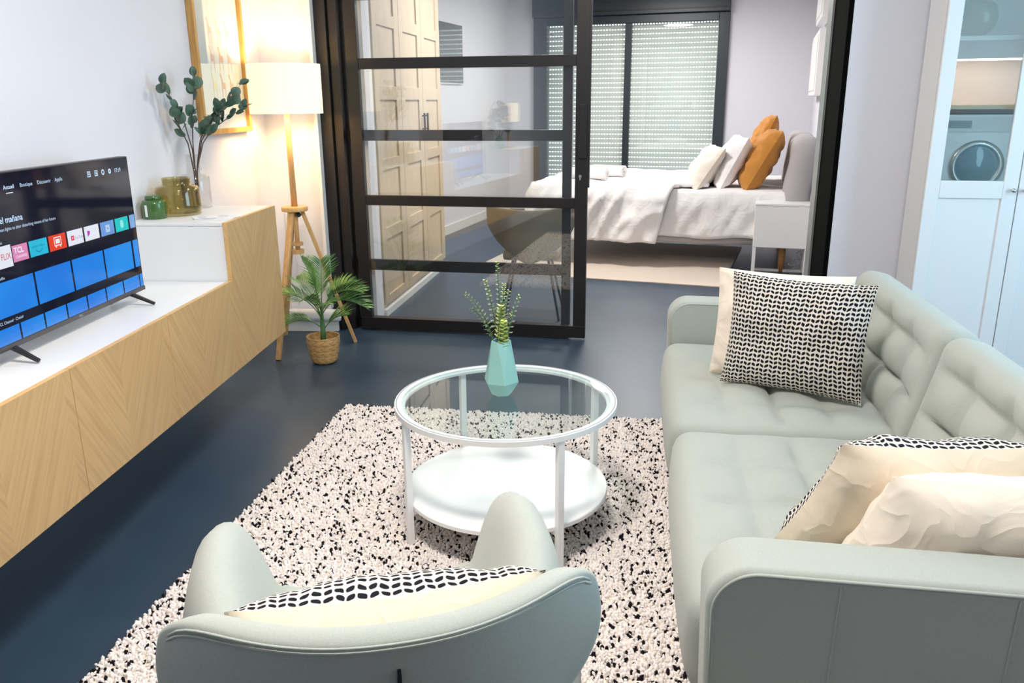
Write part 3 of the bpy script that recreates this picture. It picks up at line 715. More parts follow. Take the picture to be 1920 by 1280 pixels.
# eucalyptus branches
eu = thing('eucalyptus_branches', 'round leaved dark green eucalyptus branches standing in the clear vase', 'branches', (-1.745, 3.86, .957))
def leaf_me(L, Wd, cup=.15, round_=.9, nm='leaf'):
    ns_ = 7; vs = []; fs = []
    for i in range(ns_+1):
        t = i/ns_; ww = Wd/2*sin(pi*min(.999, max(.001, t))**round_)**.62 if 0 < i < ns_ else .0008
        z = -cup*L*(t-.3)**2
        vs += [(-ww, t*L, z+cup*ww*.5), (0, t*L, z), (ww, t*L, z+cup*ww*.5)]
    for i in range(ns_): a = i*3; fs += [(a, a+1, a+4, a+3), (a+1, a+2, a+5, a+4)]
    me = bpy.data.meshes.new(nm); me.from_pydata(vs, [], fs); me.polygons.foreach_set('use_smooth', [True]*len(fs)); me.update()
    return me
lm = [leaf_me(.062, .050), leaf_me(.055, .036), leaf_me(.050, .046)]
for m_ in lm: m_.materials.append(MT['eu_leaf'])
def place_leaf(me, parent, pos, d, upv=None, s=1.0, name='leaf'):
    d = Vector(d).normalized(); n = Vector(upv) if upv is not None else Vector((random.uniform(-1, 1), random.uniform(-1, .2), random.uniform(-.2, 1)))
    x = d.cross(n).normalized(); z = x.cross(d)
    o = bpy.data.objects.new(name, me); C.objects.link(o); o.parent = parent
    m = Matrix((x, d, z)).transposed().to_4x4(); m.translation = Vector(pos); o.matrix_local = m @ Matrix.Diagonal((s, s, s, 1))
    return o
# branch tips in (dy along wall, height) relative to vase base; dx toward the room
twigs = [[(0, 0, .02), (.005, .0, .16), (0, .01, .27), (-.005, -.035, .40), (-.01, -.12, .50), (-.02, -.19, .565)],
         [(0, 0, .02), (.004, .005, .16), (.01, .0, .30), (.03, -.02, .42), (.04, .0, .52), (.05, .01, .60)],
         [(0, .01, .02), (.008, .012, .17), (.03, .03, .30), (.06, .05, .40), (.11, .13, .45), (.15, .19, .50)],
         [(0, .01, .02), (.010, .014, .17), (.04, .03, .31), (.09, .05, .40), (.15, .12, .49), (.20, .17, .565)],
         [(.01, .01, .02), (.008, .01, .17), (.05, .02, .30), (.10, .02, .36), (.17, .08, .42), (.22, .13, .46)],
         [(0, 0, .02), (.0, .0, .17), (.0, -.03, .30), (-.01, -.08, .38), (.0, -.10, .46)]]
for ti, tw in enumerate(twigs):
    MB().tube(tw, [.0035, .0035, .003, .0025, .002, .0012][:len(tw)], 6).build('stem', MT['stem'], eu, smooth=True)
    P = [Vector(q) for q in tw]
    for k in range(2, len(P)):
        for rep in range(6 if ti else 4):
            t = random.random(); base = P[k-1].lerp(P[k], t) if k < len(P)-1 or rep else P[k]
            if base.z < .33: continue
            d = (P[k]-P[k-1]).normalized() + Vector((random.uniform(-.9, .9), random.uniform(-.9, .9), random.uniform(-.5, .7)))
            place_leaf(random.choice(lm), eu, base, d, s=random.uniform(.75, 1.15))

# ---- framed print on the left wall
pf = thing('framed_print', 'oak framed print of three rows of pastel horses on the left wall', 'picture', (-1.834, 4.49, 1.28))
for a in ((0, .035, -.325, -.297, 0, .92), (0, .035, .297, .325, 0, .92), (0, .035, -.297, .297, 0, .028), (0, .035, -.297, .297, .892, .92)):
    MB().box(*a).build('frame_side', MT['oakframe'], pf, bevel=.002)
MB().box(.006, .012, -.297, .297, .028, .892).build('paper', MT['paper'], pf)
MB().box(.020, .022, -.297, .297, .028, .892).build('glazing', MT['glass'], pf)
hpoly = [(-.02, .062), (-.026, .052), (-.020, .046), (-.012, .036), (-.010, .012), (-.012, .0), (-.013, -.062), (-.009, -.062), (-.006, -.012), (.026, -.012), (.029, -.062), (.033, -.062), (.033, .004), (.030, .018), (.008, .018), (-.004, .040), (-.012, .060)]
hc = [[(236, 196, 190), (238, 208, 176), (240, 214, 190)], [(236, 190, 178), (234, 180, 146), (236, 186, 160)], [(244, 226, 176), (228, 160, 130), (230, 168, 136)]]
for r in range(3):
    for c in range(3):
        cy = 4.385+c*.113-4.49; cz = [1.79, 1.665, 1.53][r]-1.28
        cz = [.515, .378, .243][r]
        MB().add([(.0135, cy+y*1.05, cz+z*1.05) for y, z in hpoly], [tuple(range(len(hpoly)))]).build('printed_horse', plain('horse_print', srgb(*hc[r][c]), .8, .02), pf, fix=False)

# ---- tripod floor lamp
lp = thing('floor_lamp', 'oak tripod floor lamp with a wide glowing white drum shade', 'lamp', (-1.575, 4.77, 0))
MB().lathe([(.2, 1.377), (.203, 1.377), (.203, 1.644), (.2, 1.644)], 64, closed=False).build('shade', MT['shade'], lp, smooth=False)
MB().lathe([(.0, .852), (.073, .852), (.076, .848), (.076, .828), (.073, .825), (0, .825)], 40, closed=False).build('disc', MT['oak'], lp, bevel=.001)
MB().tube([(0, 0, .85), (-.002, 0, 1.38)], [.018, .015], 16).build('pole', MT['oak'], lp, smooth=True)
MB().tube([(0, 0, 1.38), (0, 0, 1.44)], .02, 14).build('lamp_socket', MT['white'], lp, smooth=True)
MB().lathe([(.004, 1.44), (.022, 1.46), (.030, 1.49), (.024, 1.52), (0, 1.53)], 20).build('bulb', emit('warm_bulb', (1, .75, .4, 1), 3), lp, smooth=True)
wi = MB()
for k in range(3):
    a = 2*pi*k/3; wi.tube([(.02*cos(a), .02*sin(a), 1.42), (.2*cos(a), .2*sin(a), 1.40)], .0018, 5)
wi.build('shade_spider', MT['chrome'], lp)
for (x, y) in ((.292, .082), (-.068, -.306), (-.202, .223)):
    d = Vector((x, y, 0)).normalized(); MB().bar(d*.040+Vector((0, 0, .828)), Vector((x, y, .0)), .036, .022, up=d, w2=.030, h2=.02).build('leg', MT['oak'], lp, bevel=.003)
MB().tube([(0, 0, .825), (0, 0, .60)], .014, 12).build('centre_rod', MT['oak'], lp, smooth=True)
MB().lathe([(.0, .640), (.033, .640), (.033, .622), (0, .622)], 28, closed=False).build('stop_disc', MT['oak'], lp)
MB().lathe([(.0, .598), (.035, .598), (.035, .572), (0, .572)], 28, closed=False).build('turning_knob', MT['oak'], lp)
MB().tube([(.035, -.025, .800), (.022, -.018, .812)], .013, 14).build('screw_knob', MT['black_plastic'], lp, smooth=True)
cd_ = MB().tube([(-.10, .10, .80), (-.13, .20, .62), (-.10, .28, .45), (-.15, .30, .30), (-.12, .31, .18)], .003, 6)
cd_.build('cord', MT['white'], lp, smooth=True)

# ---- palm in woven basket
pp = thing('potted_palm', 'small areca palm in a woven bamboo basket on the floor', 'potted plant', (-1.362, 4.44, 0))
nb, nr = 132, 26; vs = []; uv = []
for j in range(nr+1):
    t = j/nr; z = .004+.155*t; r = .066+.022*min(1, t*1.25)+.002*sin(t*pi)
    if t < .06: r -= .010*(1-t/.06)
    for k in range(nb):
        u = k/nb; ph = u*11 + abs(((t*5) % 1)-.5)*1.3
        q = ph % 1; rel = .0022*(1-abs(q*2-1)**6)+.0010*sin(t*60)
        a = 2*pi*u; rr_ = r+rel
        if t > .93: rr_ = r+.004*abs(sin(u*30*pi))
        vs.append((rr_*cos(a), rr_*sin(a), z)); uv.append((u, t))
bk = MB().add(vs, [(j*nb+k, j*nb+(k+1) % nb, (j+1)*nb+(k+1) % nb, (j+1)*nb+k) for j in range(nr) for k in range(nb)], 0, uv)
bk.build('basket', MT['basket'], pp, smooth=True, uv=True, solid=.004, fix=False)
MB().lathe([(0, .008), (.066, .008)], 24, closed=False).build('basket_base', MT['basket'], pp)
MB().lathe([(0, .105), (.080, .105), (.081, .098)], 30, closed=False).build('soil', plain('dark_soil', srgb(60, 44, 34), .95, .3, 80, .8, 90, .01), pp)
MB().tube([(0, 0, .10), (.003, 0, .20), (0, .004, .30)], [.017, .014, .010], 10).build('trunk', MT['green_stem'], pp, smooth=True)
def frond(base, ctrl, tip, nl, ll, sd):
    R_ = random.Random(sd); m = MB(); b, c, t_ = Vector(base), Vector(ctrl), Vector(tip)
    B = lambda t: b*(1-t)**2+c*2*t*(1-t)+t_*t*t
    pts = [B(i/10) for i in range(11)]; m.tube(pts, [.0038-.0026*i/10 for i in range(11)], 5, mi=1)
    for i in range(nl):
        t = .30+.70*i/(nl-1); p_ = B(t); d = (B(min(1, t+.02))-B(t-.02)).normalized()
        sd_ = d.cross(Vector((0, 0, 1))).normalized(); up_ = sd_.cross(d)
        L = ll*(sin(pi*(.18+.75*(t-.3)/.7))**.7)*R_.uniform(.85, 1.1)
        for sg in (-1, 1):
            dd = (sd_*sg*.62+d*.62+up_*.28+Vector((0, 0, R_.uniform(-.08, .08)))).normalized(); nn = dd.cross(d).normalized(); wv = dd.cross(nn).normalized()
            q0 = p_; q1 = p_+dd*L*.5; q2 = p_+dd*L*.97-Vector((0, 0, L*.13)); wd_ = .0029
            m.add([q0-wv*.001, q0+wv*.001, q1+wv*wd_, q2, q1-wv*wd_], [(0, 1, 2, 4), (4, 2, 3)])
    return m.build('frond', [MT['palm'], MT['green_stem']], pp, smooth=False, fix=False)
frs = [((0, 0, .28), (-.02, .02, .48), (-.08, -.02, .60)), ((0, 0, .28), (.02, .0, .50), (.0, .06, .58)), ((0, 0, .26), (-.08, 0, .42), (-.23, -.03, .40)), ((0, 0, .20), (-.08, -.03, .30), (-.21, -.05, .22)),
       ((0, 0, .28), (.06, 0, .46), (.24, -.02, .42)), ((0, 0, .27), (.08, -.02, .44), (.27, -.03, .33)), ((0, 0, .28), (.05, .05, .45), (.17, .10, .44)), ((0, 0, .26), (-.02, -.08, .42), (-.06, -.18, .40)),
       ((0, 0, .24), (.03, -.08, .40), (.08, -.17, .38)), ((0, 0, .26), (-.06, .05, .44), (-.16, .10, .46)), ((0, 0, .18), (.06, .01, .28), (.13, .02, .27))]
for i, (a, b, c) in enumerate(frs): frond(a, b, c, 32, .155, 40+i)

# ------------------------------------------------------------------ living-room rug with shaggy pile
RUG = RZ(-5.3, (-.24, 2.30, 0)); RL, RWd = 2.90, 1.66      # length along local y, width x
rug = thing('shag_rug', 'off-white shaggy rug flecked with black under the round table', 'rug'); rug.matrix_world = RUG @ Matrix.Translation((0, 0, 0))
rug.matrix_world = Matrix.Translation(Vector((-1.047, 3.715, 0))) @ Matrix.Rotation(radians(-5.0), 4, 'Z')
# local origin = far left corner; x to the right, y towards camera is negative
MB().box(.01, 1.69, -2.70, -.01, 0, .010).build('backing', MT['cream'], rug)
rugw = plain('white_wool', srgb(244, 236, 232), 1.0, .05, 60, spec=.1, sheen=.2)
rugk = plain('black_wool', srgb(30, 26, 32), 1.0, .2, 60, spec=.1)
def pile(x0, x1, y0, y1, step):
    gx = np.arange(x0, x1, step); gy = np.arange(y0, y1, step); X, Y = np.meshgrid(gx, gy); X = X.ravel(); Y = Y.ravel(); n = len(X)
    X = X+rng.uniform(-.5, .5, n)*step; Y = Y+rng.uniform(-.5, .5, n)*step
    ang = rng.uniform(0, 2*pi, n); lean = rng.uniform(.001, .010, n); hgt = rng.uniform(.016, .027, n); rad = rng.uniform(.0042, .0062, n)
    # 4 base, 4 mid, 1 top
    V = np.zeros((n, 9, 3), dtype=np.float32); k = np.arange(4)*pi/2
    for i in range(4):
        ca, sa = np.cos(ang+k[i]), np.sin(ang+k[i])
        V[:, i] = np.stack([X+rad*ca*.8, Y+rad*sa*.8, np.full(n, .008)], 1)
        V[:, 4+i] = np.stack([X+lean*np.cos(ang)*.6+rad*ca, Y+lean*np.sin(ang)*.6+rad*sa, hgt*.80], 1)
    V[:, 8] = np.stack([X+lean*np.cos(ang), Y+lean*np.sin(ang), hgt], 1)
    base = (np.arange(n)*9)[:, None]
    quads = np.array([[0, 1, 5, 4], [1, 2, 6, 5], [2, 3, 7, 6], [3, 0, 4, 7]]); tris = np.array([[4, 5, 8], [5, 6, 8], [6, 7, 8], [7, 4, 8]])
    nx = np.array([noise.noise(Vector((x*75, y*75, 0))) for x, y in zip(X, Y)])
    nx = nx+rng.uniform(-.22, .22, n); black = nx > np.quantile(nx, .865)
    Q = (base[:, :, None]+quads[None]).reshape(-1, 4); T = (base[:, :, None]+tris[None]).reshape(-1, 3)
    me = bpy.data.meshes.new('pile'); nq, nt = len(Q), len(T)
    me.vertices.add(n*9); me.vertices.foreach_set('co', V.ravel())
    me.loops.add(nq*4+nt*3); me.loops.foreach_set('vertex_index', np.concatenate([Q.ravel(), T.ravel()]).astype(np.int32))
    me.polygons.add(nq+nt)
    me.polygons.foreach_set('loop_start', np.concatenate([np.arange(nq)*4, nq*4+np.arange(nt)*3]).astype(np.int32))
    me.polygons.foreach_set('material_index', np.concatenate([np.repeat(black, 4), np.repeat(black, 4)]).astype(np.int32))
    me.polygons.foreach_set('use_smooth', np.ones(nq+nt, dtype=bool))
    me.materials.append(rugw); me.materials.append(rugk); me.update(calc_edges=True); me.validate()
    o = bpy.data.objects.new('pile', me); C.objects.link(o); o.parent = rug; o['kind'] = 'stuff'
    return o
pile(0.004, 1.70, -2.70, -.004, .0088)

# ------------------------------------------------------------------ round glass table
tb = thing('round_coffee_table', 'round white metal coffee table with a glass top and white shelf', 'table', (-.187, 2.612, 0))
MB().lathe([(.375, .452), (.375, .470), (.352, .470), (.352, .462), (.340, .462), (.340, .452), (.375, .452)], 96, closed=False).build('rim', MT['white_metal'], tb, bevel=.0015)
MB().lathe([(.3705, .4708), (.3665, .4708)], 96, closed=False).build('rim_groove', plain('grey_joint', srgb(150, 156, 158), .5), tb, fix=False)
MB().lathe([(0, .4635), (.351, .4635), (.351, .469), (0, .469)], 96, closed=False).build('glass_top', MT['table_glass'], tb)
MB().lathe([(0, .140), (.347, .140), (.350, .143), (.350, .155), (.347, .158), (0, .158)], 96, closed=False).build('shelf', MT['white'], tb)
for k in range(4):
    a = radians(31+90*k); d = Vector((cos(a), sin(a), 0))
    MB().bar(d*.361+Vector((0, 0, .018)), d*.361+Vector((0, 0, .455)), .022, .022, up=d).build('leg', MT['white_metal'], tb, bevel=.002)
    a2 = radians(31+90*((k+2) % 4))
    if k < 2: MB().bar(d*.35+Vector((0, 0, .132)), Vector((cos(a2), sin(a2), 0))*.35+Vector((0, 0, .132)), .02, .016).build('cross_bar', MT['white_metal'], tb)
# teal faceted vase
va = MB(); n8 = 6; off = radians(14)
rings = [(.036, 0, 0), (.0625, .045, 0), (.0625, .052, .5), (.031, .190, 0)]
vs = []
for r, z, sh_ in ((.034, 0.0, 0), (.062, .048, .5), (.033, .190, 0)):
    vs += [(r*cos(2*pi*(k+sh_)/n8+off), r*sin(2*pi*(k+sh_)/n8+off), z) for k in range(n8)]
fs = [tuple(range(n8-1, -1, -1))]
for k in range(n8):
    k1 = (k+1) % n8
    fs += [(k, k1, n8+k), (k1, n8+k1, n8+k), (n8+k, n8+k1, 2*n8+k1), (n8+k, 2*n8+k1, 2*n8+k)]
# collar facets
vz = MB().add(vs, fs); vz.add([(.029*cos(2*pi*k/n8+off), .029*sin(2*pi*k/n8+off), z) for z in (.190, .12) for k in range(n8)], [(k, (k+1) % n8, n8+(k+1) % n8, n8+k) for k in range(n8)])
vz.add([(r*cos(2*pi*k/n8+off), r*sin(2*pi*k/n8+off), .190) for r in (.033, .029) for k in range(n8)], [(k, (k+1) % n8, n8+(k+1) % n8, n8+k) for k in range(n8)])
tag(vz.build('faceted_vase', MT['teal'], None, (-.204, 2.655, .4705), fix=False), 'teal faceted ceramic vase on the round glass table', 'vase')
sp_ = thing('leafy_spray', 'fine leaved green and lime sprigs standing in the teal vase', 'plant stems', (-.204, 2.655, .4705))
sprigs = [((-.02, 0, .30), (-.115, -.02, .355), 0, 14), ((-.02, .01, .27), (-.10, .01, .30), 0, 12), ((-.01, -.01, .29), (-.05, -.01, .40), 1, 13), ((0, 0, .32), (-.012, .01, .455), 0, 16), ((.005, .0, .30), (.012, 0, .385), 1, 12), ((.01, 0, .28), (.028, .01, .36), 0, 14), ((.02, 0, .27), (.062, 0, .345), 0, 11), ((.0, -.01, .25), (.003, -.02, .315), 2, 12), ((.01, -.01, .23), (.012, -.03, .265), 2, 9), ((.0, 0, .25), (-.02, 0, .30), 0, 9), ((.012, .01, .24), (.035, 0, .28), 0, 8)]
for i, (c, t_, kind_, nl) in enumerate(sprigs):
    m = MB(); b = Vector((0, 0, .03)); c = Vector(c); t_ = Vector(t_); Bz = lambda t: b*(1-t)**2+c*.9*2*t*(1-t)+t_*t*t
    m.tube([Bz(q/8) for q in range(9)], [.0014]*9, 5)
    nl = int(nl*1.5)
    for k in range(nl):
        t = .50+.50*k/(nl-1); p_ = Bz(t); d = (Bz(min(1, t+.01))-Bz(t-.02)).normalized(); a = k*1.57+i; o1 = d.orthogonal().normalized(); o2 = d.cross(o1)
        for sg in (1, -1):
            dd = (o1*cos(a)+o2*sin(a))*sg+d*.35; dd.normalize(); s_ = (.018, .017, .026)[kind_]*(1-.45*(t-.5)/.5); wv = dd.cross(d).normalized()*s_*(.40 if kind_ == 0 else .62)
            m.add([p_, p_+dd*s_*.5+wv, p_+dd*s_, p_+dd*s_*.5-wv], [(0, 1, 2, 3)], 1 if (kind_ == 2 or (kind_ == 1 and t > .8) or t > .93) else 2)
    m.build('sprig', [MT['green_stem'], MT['spray_y'], MT['spray']], sp_, smooth=False, fix=False)

# ------------------------------------------------------------------ sofa
SO = RZ(-5, (.385, 2.46, 0))
so_ = thing('sofa', 'sage green two-seat sofa with tufted seat and back cushions', 'sofa'); so_.matrix_world = SO
def tuft(nu, nv, depth, L0, L1, c0, c1, ax0, ax1, axn, sgn, crease=.10):
    """dimple grid on the face whose normal is axn*sgn"""
    def d(p, n):
        k = max(0, n[axn]*sgn)
        if k <= 0: return p
        a = (p[ax0]-c0)/L0*nu; b = (p[ax1]-c1)/L1*nv
        fa, fb = a-math.floor(a+.5), b-math.floor(b+.5)       # distance to the nearest crease line
        ea = 1-math.exp(-(fa/crease)**2); eb = 1-math.exp(-(fb/crease)**2)
        pil = (abs(cos(pi*(a)))*abs(cos(pi*(b))))
        bul = (min(1, abs(fa)*2)*(2-min(1, abs(fa)*2)))**.5*(min(1, abs(fb)*2)*(2-min(1, abs(fb)*2)))**.5
        ins = min(1, max(0, .5-abs((p[ax0]-c0)/L0))*nu*1.5)*min(1, max(0, .5-abs((p[ax1]-c1)/L1))*nv*1.5)
        q = p.copy(); q[axn] += sgn*k*depth*(bul-1)*ins
        return q
    return d
for k, yc in enumerate((-.492, .492)):
    dd = tuft(4, 4, .034, .66, .96, 0, 0, 0, 1, 2, 1)
    def crown(p, n, dd=dd):
        q = dd(p, n)
        q.z += .014*(1-(p.x/.33)**2)*(1-(p.y/.48)**2)*(1 if n.z > .3 else 0)
        if n.x < -.2: q.x -= .022*(1-(2*p.y/.97)**4)*max(0, 1-(p.z/.13)**2)
        return q
    RB(.70, .972, .25, .055, (.325, yc, .318), 40, 52, 10, crown).build('seat_cushion', MT['sage'], so_, smooth=True)
    dd2 = tuft(4, 3, .055, .94, .44, 0, -.0, 1, 2, 0, -1)
    RB(.15, .972, .50, .055, (.75, yc, .525), 8, 56, 40, dd2, Matrix.Rotation(radians(14), 3, 'Y')).build('back_cushion', MT['sage'], so_, smooth=True)
RB(.80, 2.0, .12, .02, (.42, 0, .235), 4, 8, 3).build('base', MT['sage'], so_, smooth=True)
RB(.10, 2.20, .50, .03, (.86, 0, .44), 4, 10, 6, None, Matrix.Rotation(radians(8), 3, 'Y')).build('back_frame', MT['sage'], so_, smooth=True)
def arm(y0, y1):
    m = MB(); n = 14; out = []
    x0_, x1_, z0_, z1_ = -.015, .90, .17, .612; r = .085
    P2 = [(x1_, z0_), (x0_+.01, z0_)]
    for k in range(n+1):
        a = pi-(pi/2)*k/n; P2.append((x0_+r+r*cos(a), z1_-r+r*sin(a)))
    P2 += [(.45, z1_-.004), (x1_, z1_-.012)]
    N = len(P2); vs = [(x, y, z) for y in (y0, y1) for x, z in P2]
    m.add(vs, [tuple(range(N)), tuple(range(2*N-1, N-1, -1))]+[(k, N+k, N+(k+1) % N, (k+1) % N) for k in range(N)])
    return m, P2
for (y0, y1) in ((-1.118, -.982), (.982, 1.118)):
    m, P2 = arm(y0, y1); ao = m.build('armrest', MT['sage'], so_, bevel=.018, seg=4)
    for ys in (y0-.0005, y1+.0005):
        pts = [(x, ys+(.010 if ys < (y0+y1)/2 else -.010), z) for x, z in P2[1:]]
    for ys, sg in ((y0, 1), (y1, -1)):
        cx, cz = .44, .39
        pts = [((x-cx)*.972+cx, ys+sg*.002, (z-cz)*.955+cz) for x, z in P2[1:]]
        MB().tube(pts, .004, 6).build('piping', MT['sage'], ao, smooth=True)
    for xs in (.22, .52):
        yo = y0-.0005 if y0 < 0 else y1+.0005
        MB().tube([(xs, yo, .59), (xs-.01, yo, .19)], .002, 5).build('seam', MT['sage'], ao)
for (x, y) in ((.05, -1.04), (.05, 1.04), (.82, -1.04), (.82, 1.04)):
    MB().tube([(x, y, .015), (x, y, .175)], [.018, .026], 14).build('leg', MT['bedleg'], so_, smooth=True)

# cushions on the sofa
cushion('cushion', 'black and white dashed knit cushion at the far end of the sofa', 'cushion', (.81, 2.80, .645), (.41, -.232, 0), (.03, .07, .41), .485, .405, .15, MT['knit'], MT['cream'], 3, .06, .010, 'sofa and armchair cushions')
cushion('cushion', 'plain cream cushion behind the knit cushion at the far end', 'cushion', (.80, 2.965, .635), (.40, -.15, .0), (.03, .09, .41), .48, .40, .15, MT['cream'], MT['cream'], 8, .05, .012, 'sofa and armchair cushions')
cushion('cushion', 'dashed knit cushion showing its cream back beside the near armrest', 'cushion', (.80, 1.70, .588), (-.46, -.03, 0), (.03, -.15, .34), .52, .335, .19, MT['knit'], MT['cream2'], 5, .05, .011, 'sofa and armchair cushions', None, .25)
cushion('cushion', 'plain cream cushion leaning on the near sofa armrest', 'cushion', (.87, 1.545, .58), (.46, -.03, 0), (.0, -.10, .40), .52, .28, .21, MT['cream'], MT['cream'], 14, .04, .011, 'sofa and armchair cushions', None, -.35)

# ------------------------------------------------------------------ armchair in the foreground
AC = RZ(16, (-.31, 1.25, 0))
ac = thing('armchair', 'sage green shell armchair seen from behind in the foreground', 'armchair'); ac.matrix_world = AC
def sstep(a, b, x): t = max(0, min(1, (x-a)/(b-a))); return t*t*(3-2*t)
ng, mg = 56, 44; vs = []
for i in range(ng+1):
    for j in range(mg+1):
        a = -1+2*i/ng; b = j/mg
        x = a*.385
        # front outline: arms end in rounded tongues, seat front a little behind
        ax = abs(x)
        crest = .300
        tong = .335 - .17*max(0, abs(ax-crest)-.012)**1.5/.085**1.5*1.0 if ax > crest-.1 else 0
        seatf = .315
        yf = max(seatf if ax < .21 else -9, .345-.9*abs(ax-crest)**2/.085**1*1.0 if ax > .2 else -9)
        yf = max(min(yf, .345), .10)
        yb = -.30+.10*a*a
        y = yb+(yf-yb)*b
        ridge = math.exp(-((ax-crest)/.062)**2) if ax < crest else math.exp(-((ax-crest)/.062)**2)
        rise = sstep(-.3, .15, y)*.0+1
        hgt = .165+.03*sstep(-.2, .3, y)
        tipf = 1-.20*sstep(.22, .345, y)
        z = .425+ridge*hgt*tipf - .15*sstep(crest+.02, .385, ax)*.7 - .015*math.exp(-(ax/.15)**2)
        x *= 1-.26*(1-sstep(-.28, .18, y))
        vs.append((x, y, z))
MB().add(vs, [(i*(mg+1)+j, (i+1)*(mg+1)+j, (i+1)*(mg+1)+j+1, i*(mg+1)+j+1) for i in range(ng) for j in range(mg)]).build('seat_shell', MT['sage'], ac, smooth=True, solid=.05, sub=1, fix=False)
nb_, mb_ = 60, 34
def back_pt(a, b):
    W_ = .055+.268*sstep(-.2, .82, b)
    if b > .82: W_ -= .016*((b-.82)/.18)**2
    zt = .775-.004*a*a-.060*abs(a)**11
    return (a*W_, -.267-.085*b + .16*abs(a)**2.2*(.4+.6*b) + .01*(1-b), .30+(zt-.30)*b)
vs = [back_pt(-1+2*i/nb_, j/mb_) for i in range(nb_+1) for j in range(mb_+1)]
MB().add(vs, [(i*(mb_+1)+j, (i+1)*(mb_+1)+j, (i+1)*(mb_+1)+j+1, i*(mb_+1)+j+1) for i in range(nb_) for j in range(mb_)]).build('backrest', MT['sage'], ac, smooth=True, solid=.042, sub=1, fix=False)
for q in (.985, .968):
    pts = [Vector(back_pt(a*.95, q))+Vector((a*.010, -.0225, 0)) for a in [-1+2*i/40 for i in range(41)]]
    MB().tube(pts, .0022, 5).build('stitching', MT['sage'], ac, smooth=True)
# slit where the two halves of the back shell meet
MB().add([(-.008, -.325, .40), (.012, -.325, .40), (.004, -.366, .722), (-.001, -.366, .722)], [(0, 1, 2, 3)]).build('back_slit', MT['black_plastic'], ac, solid=.006)
RB(.46, .46, .10, .045, (0, .02, .40), 12, 12, 4).build('seat_cushion', MT['sage'], ac, smooth=True)
for (x, y) in ((-.24, .24), (.24, .24), (-.22, -.22), (.22, -.22)):
    MB().tube([(x*.85, y*.85, .40), (x*1.1, y*1.1, .018)], [.022, .014], 12).build('leg', MT['bedleg'], ac, smooth=True)
cushion('cushion', 'dashed knit cushion standing in the foreground armchair', 'cushion', (0.006, -.140, .545), (-1, 0, 0), (.0, -.09, .36), .485, .37, .235, MT['knit'], MT['cream2'], 17, .03, .009, 'sofa and armchair cushions', AC)

# ------------------------------------------------------------------ glazed cabinet on the right
CBM = F7 @ Matrix.Translation((1.138, 4.19, 0))
cbn = thing('display_cabinet', 'tall white cabinet with glazed upper doors behind the sofa', 'cabinet'); cbn.matrix_world = CBM
# local x 0..0.8, y 0 (front) .. .30
MB().box(0, .018, .022, .298, 0, 2.02).box(.782, .80, .022, .298, 0, 2.02).box(.018, .782, .285, .298, .07, 2.02).box(.018, .782, .03, .298, 2.0, 2.02).box(.018, .782, .03, .298, .08, .098).box(.018, .782, .035, .05, 0, .08).build('carcass', [plain('cabinet_white', srgb(222, 222, 222), .5, .01)], cbn, bevel=.001)
for z in (1.02, 1.385, 1.68): MB().box(.019, .781, .04, .284, z, z+.020).build('shelf', MT['white'], cbn, bevel=.001)
for k in range(2):
    x0 = .003+k*.398; x1 = x0+.394
    d = MB().box(x0, x0+.062, 0, .02, .10, 2.01).box(x1-.062, x1, 0, .02, .10, 2.01)
    for a, b in ((.10, .165), (.985, 1.065), (1.945, 2.01)): d.box(x0+.062, x1-.062, 0, .02, a, b)
    dr = d.build('door', MT['white'], cbn, bevel=.0025)
    MB().box(x0+.060, x1-.060, .008, .016, .163, .987).build('door_panel', MT['white'], dr)
    MB().box(x0+.060, x1-.060, .009, .013, 1.063, 1.947).build('door_glass', MT['cab_glass'], dr)
    kx = x1-.022 if k == 0 else x0+.022
    MB().lathe([(.004, 0), (.004, .010), (.010, .014), (.010, .022), (.006, .026), (0, .027)], 18).build('knob', MT['chrome'], dr, (kx, 0, 1.025), (radians(90), 0, 0), smooth=True)
gv = tag(MB().lathe([(0, .002), (.05, .002), (.085, .03), (.10, .08), (.088, .135), (.05, .165), (.035, .175), (.038, .19)], 40, closed=False).build('round_green_vase', plain('dark_green_glaze', srgb(66, 112, 42), .12, .08, coat=.8), None, in7(1.138+.155, 4.19+.15, 1.70), smooth=True), 'round dark green vase behind glass on the top cabinet shelf', 'vase')

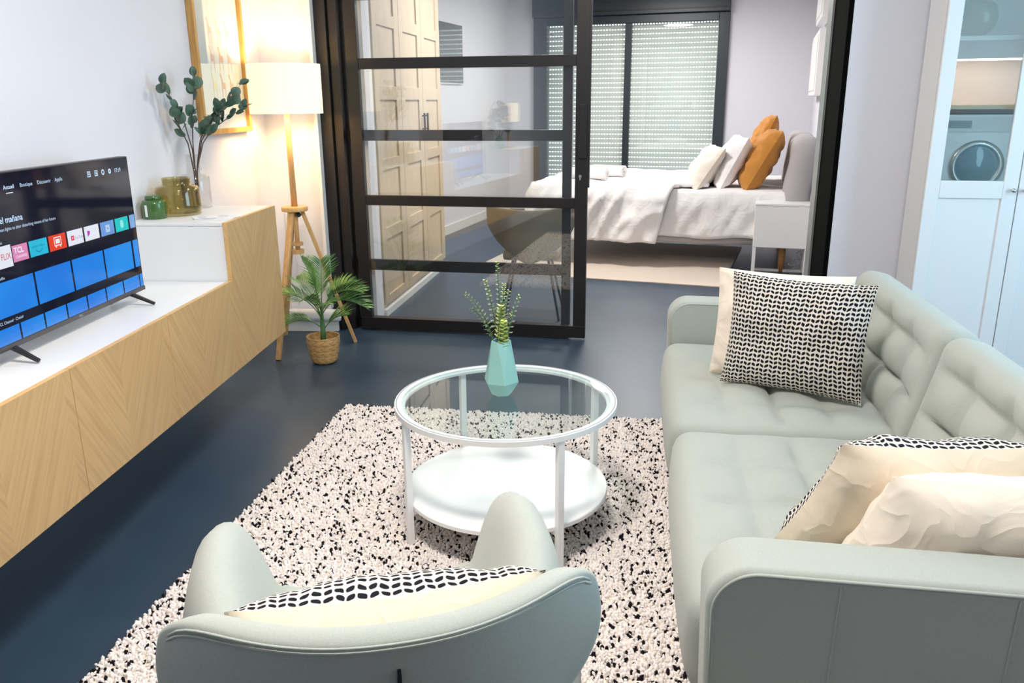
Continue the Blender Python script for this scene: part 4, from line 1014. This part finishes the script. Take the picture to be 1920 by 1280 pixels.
# ------------------------------------------------------------------ things only seen mirrored in the glass, beyond the near edge of the view
kt = thing('kitchen_unit', 'white kitchen run with oak worktop and lit splashback beside the washer', 'kitchen unit'); kt.matrix_world = RZ(-4, (2.55, .35, 0))
MB().box(-.75, .55, -.62, -.02, 0, .44).build('plinth_cupboard', MT['white'], kt)
MB().box(-.75, -.32, -.60, -.02, .44, 1.30).box(.32, .55, -.60, -.02, .44, 1.30).build('side_cupboard', MT['white'], kt)
MB().box(-.75, .55, -.62, .0, 1.34, 1.375).build('worktop', MT['oak'], kt)
MB().box(-.75, .55, -.62, -.58, 1.375, 1.75).build('splashback', MT['wall'], kt)
MB().box(-.75, .55, -.62, -.25, 1.75, 2.4).build('wall_cupboard', MT['white'], kt)
MB().box(-.65, .45, -.30, -.27, 1.738, 1.749).build('light_strip', emit('warm_strip', (1, .80, .60, 1), 60), kt)
ws = thing('washing_machine', 'white front loading washing machine mirrored in the cabinet glass', 'washing machine'); ws.matrix_world = RZ(-4, (2.55, .35, 0))
MB().box(-.30, .30, -.58, -.03, .45, 1.30).build('body', MT['white'], ws, bevel=.01)
MB().box(-.28, .28, -.03, -.022, 1.16, 1.28).build('control_panel', MT['trimw'], ws)
MB().box(-.26, -.08, -.022, -.018, 1.19, 1.25).build('drawer', plain('grey_plastic', srgb(150, 155, 160), .4), ws)
MB().lathe([(.20, 0), (.21, .02), (.17, .03), (.16, .01)], 40, closed=False).build('door_ring', MT['chrome'], ws, (0, -.03, .88), (radians(-90), 0, 0), smooth=True)
MB().lathe([(.16, .01), (.12, .03), (0, .04)], 40, closed=False).build('door_glass', plain('porthole_glass', srgb(90, 120, 140), .05, .05, coat=1), ws, (0, -.03, .88), (radians(-90), 0, 0), smooth=True)
# table lamp and twigs on the near end unit of the bench
tl = thing('table_lamp', 'small white table lamp on the near end unit of the bench', 'lamp', (-1.62, 1.30, .957))
MB().lathe([(.06, 0), (.06, .012), (.012, .02), (.012, .25)], 24).build('base', MT['oak'], tl, smooth=False)
MB().lathe([(.10, .27), (.102, .27), (.102, .46), (.10, .46)], 40, closed=False).build('shade', MT['shade'], tl)
tw2 = thing('twig_vase', 'small jar with dark leafy twigs on the near end unit', 'vase', (-1.64, 1.53, .957))
MB().lathe([(.03, 0), (.05, .03), (.04, .10), (.02, .13)], 24).build('jar', MT['teal'], tw2, smooth=True)
for k in range(9):
    a = k*.9; e = Vector((.10*cos(a), .15*sin(a), .34+.05*(k % 3))); MB().tube([(0, 0, .1), e*.6, e], .002, 5).build('stem', MT['stem'], tw2)
    for q in range(4): place_leaf(lm[q % 3], tw2, e*(.55+.15*q), (cos(a+q), sin(a+q), .4), s=1.4)
